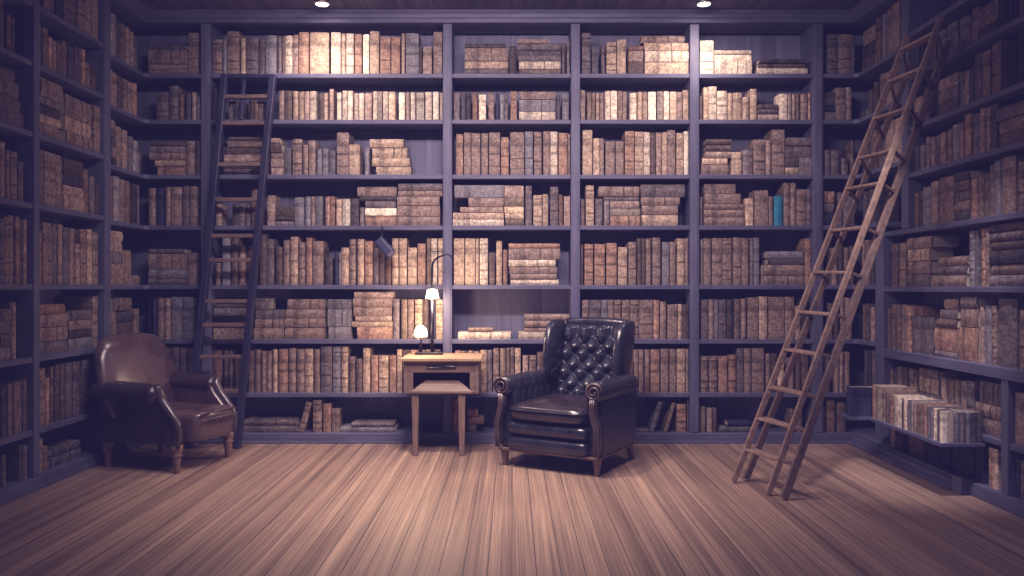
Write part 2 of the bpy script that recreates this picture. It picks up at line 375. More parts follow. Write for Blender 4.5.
BOOKS = []   # every book of the place, as dicts
CROP = {'a': (205, 24, 5.76), 'b': (325, 24, 5.76), 'c': (450, 24, 5.76), 'd': (574, 24, 5.76), 'e': (695, 24, 5.76),
        'f': (200, 122, 5.238), 'g': (325, 122, 5.238), 'h': (447, 122, 5.238), 'i': (572, 122, 5.238), 'j': (692, 122, 5.238),
        'k': (195, 230, 5.008), 'l': (325, 230, 5.008), 'm': (447, 230, 5.008), 'n': (572, 230, 5.008), 'o': (692, 230, 5.008),
        'p': (195, 340, 5.485), 'q': (320, 340, 5.485), 'r': (395, 340, 5.485), 's': (600, 340, 5.485), 't': (695, 340, 5.485),
        'z': (380, 300, 3.032), 'y': (640, 330, 3.2), '1': (100, 20, 5.236), '2': (100, 125, 5.236), '3': (100, 230, 5.01), '4': (815, 20, 5.236), '6': (815, 120, 2.62)}
# per bay: eight rows of  crop|books ;  upright  x0-x1:top colour , lying  x0-x1:top-bottom colour , trailing /deg = leaning
BACK = {
'A': ["a|40-97:88b 99-122:88g 124-195:40b 203-231:80t 234-305:78k 306-345:90k 348-412:66g 416-440:75k 442-457:70b 460-502:66c 503-536:60b 540-597:48o 604-714:48t ;b|34-90:48c 93-118:54t 121-165:54c 172-212:58o 218-254:60w 258-311:42t 316-376:72o 380-432:75o 440-460:55t 463-540:52g 541-560:128b 562-615:130b 624-676:46b",
      "a|45-70:375k 130-160:445k 161-195:445k 196-222:445k 250-280:440b 281-305:440o 306-335:445b 340-365:445k 425-455:384b 457-500:384b 506-535:386t 540-570:388t 572-600:388b 602-640:386c 660-685:398b 686-714:398t ;b|0-18:395b 25-50:375b 68-95:396w 100-130:385c 131-160:385c 167-194:400c 196-226:400c 228-270:398b 276-303:388c 304-330:388c 332-362:388c 365-403:390t 424-460:395w 465-488:394b 492-520:394w 526-572:396w 576-614:390c 621-655:392w 660-678:398c",
      "f|145-345:75-98k 145-345:98-128b 140-345:130-165b 125-345:168-205b 125-345:208-240k 125-345:245-270k 372-420:82-110b 372-430:112-155b 372-435:158-185b 372-437:190-232b 372-437:235-268b 440-475:135g 482-532:88b 540-565:120b 568-605:98b 612-638:140g 640-672:140g ;g|20-55:150g 60-124:55b 125-181:117t 207-232:135g 235-412:88-128t 247-430:133-182t 247-444:187-232t 268-450:233-270t",
      "f|80-115:430b 165-200:430k 201-235:430k 237-262:430k 268-305:355b 352-395:385b 396-492:442-487b 396-492:492-512k 398-490:518-537k 495-545:395g 550-578:390g 579-603:390b 604-643:390g 655-680:390o ;g|0-20:390b 22-52:390o 58-88:404t 90-132:404w 135-178:402k 168-375:337-385b 183-375:387-408k 210-370:412-445k 210-375:450-486w 210-375:490-540o 183-207:447k 382-615:320-355k 382-615:357-383b 378-600:388-432b 378-602:436-488b 378-602:492-540b",
      "k|100-125:165b 135-175:40g 182-215:40b 220-255:82b 260-295:82o 322-358:22b 360-395:45k 403-436:85b 440-472:50b 476-514:33t 516-550:60b 556-586:38o 588-642:55b ;l|0-38:140k 47-66:118n 68-79:112g 80-121:88t 122-154:46b 162-195:45t 198-238:55o 240-268:90k 270-298:70b 300-332:140o 335-368:42t 372-410:42t 415-460:88t 463-503:68o 508-530:42t 531-562:42c 566-592:42t",
      "k|92-255:370-385k 92-260:388-425k 90-260:430-460k 90-255:490-540b 302-382:340-395k 302-448:398-440k 300-448:445-485b 292-445:490-540b 462-650:345-388b 455-650:395-430b 450-650:440-480b 450-650:487-540b ;l|12-132:345-390g 12-132:395-458g 18-130:483-530g 145-340:308-336b 140-338:340-380b 142-335:384-428b 150-335:430-452b 134-338:457-480t 160-338:485-537o 340-372:345k 382-412:348t 414-445:348b 450-488:348t 490-518:348b 555-592:348t",
      "p|-145--115:100k -110--80:100k -70--45:95k -40--5:100k 10-35:100k 38-70:100k 95-145:55o 155-180:55b 182-205:60k 208-235:85b 290-322:58b 328-358:52b 362-390:60b 391-420:60b 424-450:52t 458-508:50o 513-553:45b 558-600:50b 603-647:48t 652-685:50b ;q|5-65:35k 68-112:35g 116-153:35t 160-192:92b 197-232:105b 235-274:45t 280-318:86o 323-374:86t 380-418:85o 422-450:52t 452-495:55o 497-540:55o 550-580:55b 582-620:52t 625-660:52b",
      "p|268-555:435-462k 262-560:470-502k 566-642:335b/15 646-695:330b ;q|17-62:348o 65-108:378b 172-410:450-472k 110-420:477-503g"],
'C': ["c|85-325:110-135k 85-335:137-205b 85-335:212-252t 85-335:255-278k 338-384:125k 386-575:82-106b 386-638:108-135k 386-638:148-172k 390-638:180-203k 397-637:212-253c 397-638:257-278b 642-665:106k 672-690:98k",
      "c|20-57:395k 63-90:395g 92-120:395k 128-158:397o 166-208:408c 221-255:395b 262-285:400n 288-310:405g 312-335:405k 348-386:385o 398-606:386-425b 398-608:432-490g 398-608:502-548c 612-636:405g 645-685:402g",
      "h|47-84:63o 87-125:55b 126-175:58b 179-215:58b 219-278:55b 282-324:80o 330-405:53b 409-450:50g 455-496:52b 503-540:48b 541-580:50c 584-632:58o 634-650:60b",
      "h|38-298:328-387g 112-298:395-437b 68-296:443-463b 30-298:473-498t 28-298:508-536c 300-402:330-385b 300-402:395-433t 300-402:440-465t 304-402:475-500t 304-402:507-538t 410-445:335k 452-498:382t 500-530:378t 540-583:340k 585-608:380o 612-648:388b",
      "m|33-87:42t 90-142:42t 143-160:42t 163-205:42c 210-240:115b 246-276:55t 280-303:98o 308-565:65-86o 308-567:90-145b 308-544:147-178c 312-552:182-213b 315-550:217-243b 318-560:246-270c",
      "m|105-230:488-505t 55-320:510-535c 388-615:420-447b 388-612:452-480b 388-606:486-505b 358-600:508-540c",
      "r|330-360:58o 362-395:60b 400-430:58b 432-462:62b 468-504:55t 506-533:55k 537-572:43b 576-608:45t 610-630:42b 632-655:40b 657-690:42t ;z|432-450:168b 452-474:168b 476-496:158b 498-525:160b 527-555:160t 557-580:165b",
      "r|170-190:330k 192-240:350b 241-265:385b 303-357:310o 395-455:378-415o 395-487:420-458o 395-445:462-503b"],
'D': ["d|45-97:52k 102-140:133g 158-180:125k 187-245:105t 248-300:88t 316-400:122-148o 316-400:150-208b 316-400:214-278b 388-638:64-103b 404-660:106-145t 408-662:152-210c 408-664:216-280t",
      "d|35-65:382b 75-100:397t 101-125:397t 126-145:397t 146-172:397b 178-210:385c 211-250:385c 252-278:386t 279-305:388b 322-362:396c 366-392:392t 394-424:392t 428-473:390w 480-515:388c 517-549:388c 552-592:390t 594-624:392b 627-662:380t",
      "i|55-107:42t 111-145:85t 146-168:85b 176-225:102b 229-272:102b 277-327:48o 330-375:50t 376-410:52c 411-440:55b 441-470:55b 471-498:55t 500-543:40b 547-583:58t 586-614:48w",
      "i|45-67:405b 73-116:332t 122-160:402k 140-352:335-385b 165-352:388-410k 200-352:412-445b 200-358:450-486c 200-358:490-540o 167-197:412k 361-592:325-383k 361-565:392-430b 365-555:435-480b 365-555:485-538t",
      "n|43-56:72b 62-106:70o 112-165:70o 172-225:65o 231-278:85t 283-322:60b 327-348:42b 349-368:42b 370-396:42b 403-444:38b 452-488:60g 490-520:60b 526-562:42t 564-590:42b",
      "n|50-84:350b 86-145:350k 147-180:350g 181-210:350b 212-246:350b 250-290:350b 291-335:350b 336-406:350b 408-437:350o 441-472:357b 478-528:372b 530-550:372t 551-592:372b",
      "s|165-182:110o 185-212:52b 213-240:52b 246-273:52b 278-328:52o 333-376:48b 382-418:50b 422-467:48t 470-490:50b",
      "s|275-348:335g/16 352-418:342b/16 422-474:352o 480-497:325b 145-268:488-502k"],
'E': ["e|30-110:93w 112-324:150-168c 112-326:173-200c 112-328:206-275c 370-645:198-220k 365-640:224-247b 358-650:250-276c",
      "e|28-42:415b 48-80:365t 81-127:358c 129-185:384c 190-216:397t 218-270:397t 274-314:420t 318-357:374t 365-480:460-484b 365-480:488-510k 365-478:517-545b 484-532:402c 535-558:400c 560-580:402b 582-607:402b 610-652:400b 656-676:400o",
      "j|72-205:88-112b 72-205:118-147b 68-205:153-182b 54-186:188-215t 48-192:220-268b 208-262:157t 266-318:145k 321-383:92b 386-413:95b 418-486:40b 489-630:80-120k 489-630:122-180k 490-558:185-232k 490-558:235-268t 562-632:185-268k",
      "j|42-57:390k 67-230:322-365b 68-256:373-417b 65-268:427-450b 62-270:457-492b 62-272:497-540b 280-322:400t 328-400:358b 402-427:390b 430-476:388T 482-515:318b 516-546:318b 548-600:352b 601-628:352k",
      "o|42-57:45k 58-95:42b 100-152:40b 153-200:40b 206-247:38b 249-286:40b 292-308:40k 310-340:38g 375-556:105-138g 380-562:140-168g 350-562:173-222b 350-562:225-270b 566-602:42o",
      "o|45-82:348k 84-110:348b 112-135:348g 136-172:348k 174-207:348k 210-243:345b 245-272:345b 278-332:338b 335-378:333t 384-463:335b 466-515:335b 518-545:380t 550-580:345k",
      "t|30-72:90b 78-122:90b 130-180:90o 186-226:83o 230-268:45k 270-308:45b 312-380:45b 390-418:75b 420-452:75b 455-490:105t 520-545:100b 555-582:110b 585-622:55b",
      "t|30-60:367t 66-96:375b 98-121:375b 180-310:443-467n 135-310:473-500g 520-545:380b 560-590:370b"],
'L': ["1|205-228:112n 235-455:128-150k 235-452:155-220b 235-455:228-252b 235-455:258-276b 459-513:65b",
      "1|295-358:380k 362-410:345k 413-436:388o 447-475:380k 480-505:380b 507-522:400g",
      "2|262-448:88-106b 262-445:110-135k 258-448:143-178b 288-448:183-210t 298-448:215-256o 452-495:85b 500-522:85k",
      "2|247-290:330b 292-333:330n 342-368:325b 370-428:325b 432-468:320k 470-508:320b",
      "3|240-420:92-115k 235-435:117-190b 230-436:195-237g 230-436:240-270k 440-487:115b",
      "3|232-250:345n 262-280:345n 285-320:340b 322-352:340b 355-410:335g 412-465:335g",
      "3|290-320:590k 325-352:590b 358-395:585k 400-430:590b 435-470:590k", ""],
'R': ["4|65-120:75k 121-190:75b 191-226:78k",
      "4|50-105:375-395k 50-105:400-440k 50-105:445-475n 50-105:480-515k 108-160:355b 162-192:352b",
      "6|25-40:78k 42-65:78k 70-88:100k 93-108:55b",
      "6|24-50:186-214o 24-50:216-240k 24-50:242-272n 60-74:190k 75-108:200k",
      "6|45-60:335b 62-75:335g 76-90:335b 92-108:330b",
      "6|35-48:480t 52-64:480k 68-78:470b 80-98:465b",
      "y|548-565:75b 568-588:75k 590-610:75b 625-638:75b 640-655:72b 657-673:70b",
      "y|560-574:235b 577-595:250b 598-625:222o 632-660:232b"],
}
# side walls: picture columns and heights as a fraction of the compartment
LC = ["111-116.5:.80g 117-121:.78g 121.5-126:.74b 126.5-130:.74b 130.5-134:.70b 134.5-138:.66k",
      "110.5-113:.8b 113.5-118.5:.78b 119-123:.75b 123.5-128.5:.75b 129-133.5:.75b 134-138:.78o",
      "111-116:0-.16k 111-116:.18-.34b 111-116:.36-.52k 111-116:.54-.70b 111-116:.72-.86b 117-123:.76b 123.5-128.5:.74b 129-133.5:.66g 134-139:.62g 140-146:0-.24k 140-145:.26-.42b",
      "110.5-114:.85o 114.5-120.5:.9g 121-126.5:.87b 127-131.5:.87b 132-137.5:.85k 138-142.5:.85g",
      "110.5-122:0-.36b 110.5-122:.38-.56k 110.5-122:.58-.74b 110.5-124:.76-.92b 123-132:0-.62b 133-139:0-.18b",
      "110.5-116:0-.6b 117-134:0-.18k 117-134:.2-.38b 117-134:.4-.58g 114-132:.62-.85b 135-143:.62b",
      "112-118:.8k 119-125:.8b 126-132:.8k 133-139:.78b", ""]
LM = ["44-51:.82b 52-56:.8k 57-63:.85n 64-67:.88t 68-77.5:.82k 78-86.5:.82b 87-92.5:.82b 93-99:.8b",
      "39-43:.8g 43.5-48.5:.78b 49-53:.65o 53.5-57:.62b 57.5-62:.62b 63-68:.72b 69-75:.68g 76-81:.75k 82-86:.77o 86.5-91:.55b 91.5-97:.5b",
      "39.5-60:0-.22b 40-62:.24-.36t 40-61:.38-.52k 39.5-62:.54-.64k 41-63:.66-.94b 66-92:0-.24b 66-92:.26-.48t 66-92:.5-.84b 94-101:.84b",
      "39.5-44:.86b 44.5-50.5:.86b 51-57.5:.86b 58-63:.86b 64-84:0-.24b 64-84:.26-.42b 64-84:.44-.62k 64-84:.64-.86b 85-90:.75o 91-96:.66k 97-102:.55b",
      "39-42.5:.72o 43-48:.85b 48.5-53:.85b 53.5-58:.85k 58.5-63:.85b 64-70:.82k 70.5-75:.82b 75.5-80:.6b 81-87:.82b 88-93:.84t 93.5-99:.8b",
      "39-67:0-.2k 39-68:.22-.42b 39-69:.44-.62b 39-66:.64-.78o 70-93:0-.2g 70-93:.22-.34k 70-93:.36-.5b 72-93:.52-.66k 94-99.5:.88b",
      "40-46:.88b 47-51:.72o 52-55:.88b 56-60.5:.9b 61-65.5:.9b 66-72:.9k 73-80:.9k 82-90:.9k",
      "39.5-44:.85t 45-49:.6o 52-82:.02-.28k 54-80:.3-.5k"]
LN = ["", "0-6:.9k 7-12:.66o 13-16.5:.64k", "0-23:0-.24k 0-21:.26-.46k 0-20:.48-.67k 0-16:.69-.86k",
      "-2-1.5:.82w 2-6.5:.82b 8-12:.72b 12.5-19:.72b 19.5-25:.6k", "0-4.5:.82k 5-9.5:.85b 10-15.5:.88b 16-20:.88o 20.5-24:.85k 24.5-29:.85b",
      "0-10:0-.2k 0-10:.22-.38b 0-10:.4-.56k 0-10:.58-.74b 11-14:.82k 14.5-18:.82b", "-2-2.5:.95k 3-8:.72k 8.5-13.5:.74b 14-19:.75b 19.5-23.5:.75k 24-30:.76b",
      "0-2.5:.72k 3-5:.72k 5.5-8:.72k 19-23:.85k 23.5-28:.8k"]
RC = ["861-874:0-.26b 861-874:.28-.52k 861-874:.54-.82b 875.5-880:.86b 881-884.5:.86g 885-890:.88b 891-899:.9b",
      "862-866:0-.2k 867-871:.6k 872-876:.7b 878-884:.8b 885-892:.78b 893-900:.8k",
      "862-868:.7k 869-876:.76b 877-884:.8k 885-893:.8b 894-901:.78b",
      "861-866:.7k 867-872:.72b 873-877:.7k", "861-864:.8b 865-868:.8b 869-873:.76k", "861-864:.7b 865-869:.72k 870-874:.66b", "859-862:.9k 863-866:.9k 867-870:.9k 871-874:.9k", ""]
RM = ["907-911:.78n 911.5-915:.78n 915.5-919:.78n 919.5-923:.78n 926-934:.7b 936-944:.75k 946-957:.76k 958-965:.76k 965.5-969.5:.7c 970-977:.8b 978-997:0-.26k 978-997:.28-.5b 978-997:.52-.74k 999-1003:.85n 1003.5-1008:.85n 1008.5-1013:.85n 1013.5-1018:.85n 1019-1026:.85k",
      "912-922:0-.3k 912-922:.32-.6b 924-930:.7k 938-957:0-.26b 938-957:.28-.5k 938-957:.52-.74b 958.5-963:.64g 963.5-967.5:.66b 968-972:.68g 972.5-980:.88k 981-989:.85b 990-995.5:.9b 996-1001:.9b 1018-1025:.86n",
      "910-914:.6k 914.5-919:.62k 919.5-924:.6k 925-929:.75k 929.5-934:.7b 934.5-940:.7k 940.5-946:.72b 946.5-951:.74b 951.5-957:.8g 957.5-963:.8b 964.5-971:.92o 972-978.5:.86k 979-984:.92b 984.5-989:.92b 990-996:.92k 997.5-1026:0-.28b 997.5-1026:.3-.54b 997.5-1026:.56-.8k",
      "887-892:.6k 893-898:.62b 899-905:.65b 905.5-911:.65b 911.5-917:.68o 917.5-922:.7k 922.5-930:.75g 930.5-938:.82b 938.5-953:.85b 954-969:0-.18k 954-969:.2-.36b 954-969:.38-.54k 954-969:.56-.72b 954-969:.74-.88k 970-976:.7o 976.5-982:.7b 982.5-988:.74b 988.5-993:.86b 993.5-1000:.9g 1001-1015:.92b 1016-1022:.8b",
      "886.5-891:.86n 892-898:.84b 898.5-905:.84b 908-930:0-.24k 908-930:.26-.48b 908-930:.5-.7t 907-932:.72-.92b 933-966:0-.2b 937-966:.22-.36k 937-966:.38-.52b 968-973.5:.9g 974-978:.9g 979-984:.92o 985-989:.92b 990-1025:0-.18k 990-1025:.2-.35b 990-1025:.37-.56k 990-1025:.58-.7b 990-1025:.72-.84k 990-1025:.86-.96b",
      "885-890:.7b 890.5-895:.78b 895.5-900:.78b 900.5-906:.78b 906.5-911:.76o 911.5-920:.6k 920.5-930:.6k 934-957:0-.1k 934-957:.12-.46o 937-957:.48-.6b 940-957:.62-.74k 943-957:.76-.9b 958-977:0-.5o 960-977:.52-.78b 961-977:.8-.94k 979-983:.8b 983.5-990:.82g 990.5-996:.82b 997-1016:.92k 1017-1025:.78b",
      "884.5-888:.75b 888.5-892:.75b 892.5-896:.75b 897-901.5:.85b 902-907:.85b 907.5-912:.85b 913-916:.7o 918-937:0-.45k 918-937:.5-.74t 918-937:.78-.92b 940-945.5:.8b 946-952:.8b 953-958:.82t 958.5-965:.82b 966-974:.85k 975-1000:0-.3b 975-1000:.32-.52b 978-1000:.56-.9k ",
      "886-890:.7k 890.5-895:.75b 897-902:.78b 908-923:.72b 927-938:.8n 939-950:.8n 951-962:.8n 963-974:.8n 975-984:.8n 987.5-991.5:.88o 992-998:.88t"]
RFAR = {6: "1012-1024:.82b 1026-1036:.85k", 7: "1011-1015:.82k 1015.5-1020:.82n 1020.5-1026:.82k"}

TOK = re.compile(r'^(-?[\d.]+)-(-?[\d.]+):([\d.]+)(?:-([\d.]+))?([a-zT])(?:/(-?\d+))?$')
def parse(s):
    for t in s.split():
        m = TOK.match(t)
        if not m: raise ValueError(t)
        yield float(m[1]), float(m[2]), float(m[3]), (float(m[4]) if m[4] else None), m[5], int(m[6] or 0)
def settle(rects, floor_z, ceil_z):
    """no two books share space; lying books rest on what is below"""
    for r in rects: r['z1'] = min(r['z1'], ceil_z - .012)
    for _ in range(3):
        for i, a in enumerate(rects):
            for b in rects[i+1:]:
                ou = min(a['u1'], b['u1']) - max(a['u0'], b['u0']); oz = min(a['z1'], b['z1']) - max(a['z0'], b['z0'])
                if ou > 0 and oz > .0005:
                    if ou < .035 or (not a['lie'] and not b['lie']) or a['lie'] != b['lie'] and ou < .08:
                        l, r = (a, b) if a['u0'] + a['u1'] < b['u0'] + b['u1'] else (b, a); mid = (l['u1'] + r['u0'])/2
                        if r['u1'] - mid > .006 and mid - l['u0'] > .006: l['u1'] = mid; r['u0'] = mid
                    else:
                        l, r = (a, b) if a['z0'] + a['z1'] < b['z0'] + b['z1'] else (b, a); mid = (l['z1'] + r['z0'])/2
                        l['z1'] = mid; r['z0'] = max(mid, r['z0'])
    done = []
    for r in sorted(rects, key=lambda r: r['z0']):
        if r['lie']:
            best = floor_z
            for q in done:
                if min(q['u1'], r['u1']) - max(q['u0'], r['u0']) > .002 and q['z1'] <= r['z0'] + .03: best = max(best, q['z1'])
            r['z0'] = best + .0004
            if r['z1'] - r['z0'] < .010: r['z1'] = r['z0'] + .010
        else: r['z0'] = floor_z + .0004
        done.append(r)
def add_compartment(rects, floor_z, ceil_z, frame, where, group):
    settle(rects, floor_z, ceil_z)
    ups = sorted([r for r in rects if not r['lie']], key=lambda r: r['u0']); lies = sorted([r for r in rects if r['lie']], key=lambda r: r['z0'])
    for i, r in enumerate(ups): r['ord'] = i
    stacks = []
    for r in lies:
        for st in stacks:
            t = st[-1]; o = min(t['u1'], r['u1']) - max(t['u0'], r['u0'])
            if o > .5*min(t['u1'] - t['u0'], r['u1'] - r['u0']): st.append(r); break
        else: stacks.append([r])
    stacks.sort(key=lambda st: st[0]['u0'])
    for i, st in enumerate(stacks):
        for j, r in enumerate(st): r['stack'] = (i, len(stacks), j, len(st))
    for r in rects:
        r['frame'] = frame; r['where'] = where; r['group'] = group; r['n_up'] = len(ups); BOOKS.append(r)

ORD = ['first', 'second', 'third', 'fourth', 'fifth', 'sixth', 'seventh', 'eighth', 'ninth', 'tenth', 'eleventh', 'twelfth']
def ordinal(i):
    if i < 12: return ORD[i]
    n = i + 1; return '%d%s' % (n, 'th' if 10 < n % 100 < 14 else {1: 'st', 2: 'nd', 3: 'rd'}.get(n % 10, 'th'))
SHELF = ['top shelf', 'second shelf', 'third shelf', 'fourth shelf', 'fifth shelf', 'sixth shelf', 'seventh shelf', 'bottom shelf']
YS_ = D + SP
WHERE = {'A': 'navy-ladder bay', 'C': 'desk-lamp bay', 'D': 'bay behind tufted armchair', 'E': 'teal-book bay', 'L': 'corner behind club chair', 'R': 'corner behind wooden ladder'}
for key, rows in BACK.items():
    if key in BAYX: x0, x1 = BAYX[key]
    elif key == 'L': x0, x1 = XL + .01, xof(UP[0][0])
    else: x0, x1 = xof(UP[4][1]), XR - .005
    for i, s in enumerate(rows):
        fz = zof(BB[i]); cz = ZC if i == 0 else zof(BB[i-1]) - TH; rects = []
        for part in s.split(';'):
            part = part.strip()
            if not part: continue
            c, body = part.split('|'); ox, oy, sc = CROP[c]
            for a, b, t, bt, col, lean in parse(body):
                u0, u1 = xof(ox + a/sc, YS_), xof(ox + b/sc, YS_)
                u0, u1 = max(u0, x0 + .004), min(u1, x1 - .004)
                if u1 - u0 < .008: continue
                z1 = zof(oy + t/sc, YS_); z0 = fz if bt is None else zof(oy + bt/sc, YS_)
                rects.append(dict(u0=u0 + .0008, u1=u1 - .0008, z0=z0, z1=z1, lie=bt is not None, col=col, lean=lean))
        add_compartment(rects, fz, cz, 'back', SHELF[i] + ' of ' + WHERE[key], 'books on the %s of the %s' % (SHELF[i], WHERE[key]))
def side(rows, bs, X, tops, where, yr=None, fardict=None):
    s = 1 if X > 0 else -1; Xs = X + s*SP
    for i, st in enumerate(rows):
        if not st.strip(): continue
        fz = zof(bs[i]); cz = tops[i]; rects = []; H = cz - fz
        for a, b, t, bt, col, lean in parse(st):
            ya, yb = ypl(a, Xs), ypl(b, Xs); u0, u1 = min(ya, yb), max(ya, yb)
            if yr:
                lo, hi = yr[i] if isinstance(yr, list) else yr; u0 = max(u0, lo + .003); u1 = min(u1, hi - .003)
            if u1 - u0 < .008: continue
            if bt is None: z0, z1 = fz, fz + H*t
            else: z0, z1 = fz + H*t, fz + H*bt
            rects.append(dict(u0=u0 + .001, u1=u1 - .001, z0=z0, z1=z1, lie=bt is not None, col=col, lean=0))
        n = len(rows)
        sh = {0: 'bottom', 1: 'second-lowest', 2: 'third-lowest', 3: 'fourth-lowest', 4: 'fifth-lowest', 5: 'sixth-lowest', 6: 'seventh-lowest', 7: 'uppermost'}[n - 1 - i] + ' shelf'
        add_compartment(rects, fz, cz, 'left' if s < 0 else 'right', sh + ' of ' + where, 'books on the %s of the %s' % (sh, where))
btops = [ZC] + [zof(b) - TH for b in BB[:-1]]
side(LC, BB, XL, btops, 'club-chair side of corner', (LU[2][1], D - .02))
side(LM, LB[1:], XL, [zof(b) - TH for b in LB[:-1]], 'bookcase beside club chair', (LU[1][1], LU[2][0]))
side(LN, LB[1:], XL, [zof(b) - TH for b in LB[:-1]], 'cut-off bookcase', (LU[0][1], LU[1][0]))
side(RC, BB, XR, btops, 'wooden-ladder side of corner', [((RU_UP[1] if i < 3 else RU_LOW[1]), D - .02) for i in range(8)])
rb2 = RB[1:] + [433]
RBX = [103, 148, 188, 236, 287, 344, 396, 433]; RTOP = [66, 103, 148, 188, 236, 287, 344, 396]
side(RM, RBX, XR, [zof(b) - TH - (.03 if b == 344 else 0) for b in RTOP], 'bookcase beyond wooden ladder', [(RN, RU_UP[0] if i < 4 else RU_LOW[0]) if i < 6 else (RDIV[1], RU_LOW[0]) for i in range(8)])
side([RFAR.get(i, '') for i in range(8)], RBX, XR, [zof(b) - TH - (.03 if b == 344 else 0) for b in RTOP], 'bookcase end beyond jutting books', (RN, RDIV[0]))

# ---- the ivory books that jut out low on the wall beyond the wooden ladder, on a plank of their own
JX, JZ, JY = 2.49, zof(443, 4.62), 4.62
shelf = tag(MB().box(JX - .02, XR + .008, JY - .015, 5.72, JZ - .022, JZ).box(JX - .15, JX - .0201, 5.54, 5.72, JZ - .022, JZ).box(XR - .03, XR + .008, 4.7, 5.72, JZ + .0001, zof(396) - TH - .0005).build('plank_shelf', M['paint_y'], bevel=.003, rel=(XR, 5.1, JZ)), 'low dark plank shelf jutting from the bookcase under the row of ivory books', 'shelf')
seq = [('o', 872, 875.5), ('w', 876, 882.5), ('t', 883, 885.5), ('k', 886, 888.5), ('o', 889, 893.5), ('w', 894, 901), ('k', 901.5, 903), ('c', 903.5, 907), ('g', 907.5, 910.5), ('w', 911, 913), ('b', 913.3, 916.3), ('t', 916.6, 919.6), ('b', 920, 923), ('o', 923.3, 926.5), ('g', 927, 930), ('g', 930.3, 933), ('c', 933.3, 936.5), ('g', 936.8, 939.3), ('w', 939.6, 942.8)]
jut = []
for i, (c, p0, p1) in enumerate(seq):
    y0, y1 = ypl(p1, JX), ypl(p0, JX)
    if y1 > 5.70: y1 = 5.70
    if i >= len(seq) - 1: y0 = JY
    h = .200 + (.03 if i < 3 else 0) - .0012*i + random.uniform(-.006, .006)
    d = dict(u0=y0 + .0006, u1=y1 - .0006, z0=JZ + .0004, z1=JZ + h, lie=False, col=c, lean=0, frame='jut', where='jutting plank shelf', ord=i, n_up=len(seq), group='books on the jutting plank shelf', depth=(.20 if i < len(seq) - 4 else .055))
    BOOKS.append(d)
BOOKS.append(dict(u0=5.56, u1=5.66, z0=JZ + .0004, z1=JZ + .205, lie=False, col='n', lean=0, frame='jutfar', where='far end of the jutting plank', ord=0, n_up=1, group='books on the jutting plank shelf', depth=.30))
xs = [598, 626, 666, 704, 742, 779, 817, 850]
for i in range(7):
    x0, x1 = xof(850 + xs[i]/6.4, JY - .004), xof(850 + xs[i+1]/6.4, JY - .004)
    BOOKS.append(dict(u0=max(x0, JX + .062) + .0006 if i == 0 else x0 + .0006, u1=x1 - .0006, z0=JZ + .0004, z1=JZ + .178 + random.uniform(-.004, .004), lie=False, col='kggkgkk'[i], lean=0, frame='jutend', where='camera-facing end of jutting plank', ord=i, n_up=7, group='books on the camera-facing end of the plank', depth=.17))

def place(r):
    """world matrix for the local book axes + dimensions T, depth, H"""
    w, h = r['u1'] - r['u0'], r['z1'] - r['z0']; uc = (r['u0'] + r['u1'])/2
    if r['lie']: h -= min(.0035, h*.1)      # slimmed: the added gap leaves a shadow line between neighbours
    else: w -= min(.0022, w*.08)
    T, H = (h, w) if r['lie'] else (w, h)
    fr = r['frame']
    if fr in ('back', 'jutend'): U, Dv = Vector((1, 0, 0)), Vector((0, 1, 0)); o = Vector((0, D + SP if fr == 'back' else JY, 0))
    elif fr == 'left': U, Dv = Vector((0, 1, 0)), Vector((-1, 0, 0)); o = Vector((XL - SP, 0, 0))
    else: U, Dv = Vector((0, -1, 0)), Vector((1, 0, 0)); o = Vector((XR + SP if fr == 'right' else JX - .125 if fr == 'jutfar' else JX, 0, 0))
    Z = Vector((0, 0, 1)); base = o + Vector([abs(c) for c in U])*uc + Z*r['z0']
    jit = r.get('jit', 0)
    if r['lie']: R = Matrix((Z, Dv, -U)).transposed(); base = base + U*(H/2) + Z*(T/2)
    else: R = Matrix((U, Dv, Z)).transposed()
    if r['lean']:
        a = math.radians(r['lean']); c, s = math.cos(a), math.sin(a); k = c*c - s*s
        T, H = max(.02, (w*c - h*s)/k), (h*c - w*s)/k
        R = Matrix.Rotation(a, 3, Dv) @ R
        base = o + U*(r['u0'] + T*c/2) + Z*(r['z0'] + T*s/2)
    return R, base + Dv*jit, T, H
rb = random.Random(5)
for r in BOOKS:
    R, base, T, H = place(r)
    r['jit'] = rb.uniform(0, .014) if r['frame'] in ('back', 'left', 'right') else rb.uniform(0, .002)
    Dp = r.get('depth') or min(.21, max(.12, H*.62 if not r['lie'] else H*.55))
    r['Dp'] = min(Dp, .225)
    if r['frame'] == 'jutend': r['jit'] = 0
    # size in the photo, in pixels
    c = base; k = F / max(.5, c.y); w, h = r['u1'] - r['u0'], r['z1'] - r['z0']
    if r['frame'] in ('back', 'jutend'): area = w*h*k*k
    else: area = abs(F*c.x/c.y - F*c.x/(c.y + w)) * h*k
    px, py = 512 + F*c.x/c.y, 288 - F*(c.z + h/2 - EYE)/c.y
    hid = 1.0
    if 488 < px < 634 and py > 322 and not (px < 540 and py < 375): hid = 0.0
    if 85 < px < 170 and py > 345: hid = 0.0
    if 160 < px < 240 and py > 372: hid = 0.0
    if 402 < px < 478 and 357 < py < 395: hid = 0.1
    if 200 < px < 268 and py > 75: hid = .55
    if px < -1 or px > 1024: hid = 0.0
    lx = 905 - (py - 45)*.39
    if lx - 5 < px < lx + 75 and 20 < py < 490: hid = min(hid, .55)
    r['score'] = area * hid
order = sorted(BOOKS, key=lambda r: -r['score'])
single = order[:300]; rest = [r for r in order[300:] if r['score'] > 0 or True]
def bands_for(r, T, H):
    if T < .018: return []
    k = rb.choice([0, 0, 3, 4, 5]) if not r['lie'] else rb.choice([0, 0, 4])
    return [(i + .7)/(k + .4) for i in range(k)] if k else []
seen = {}
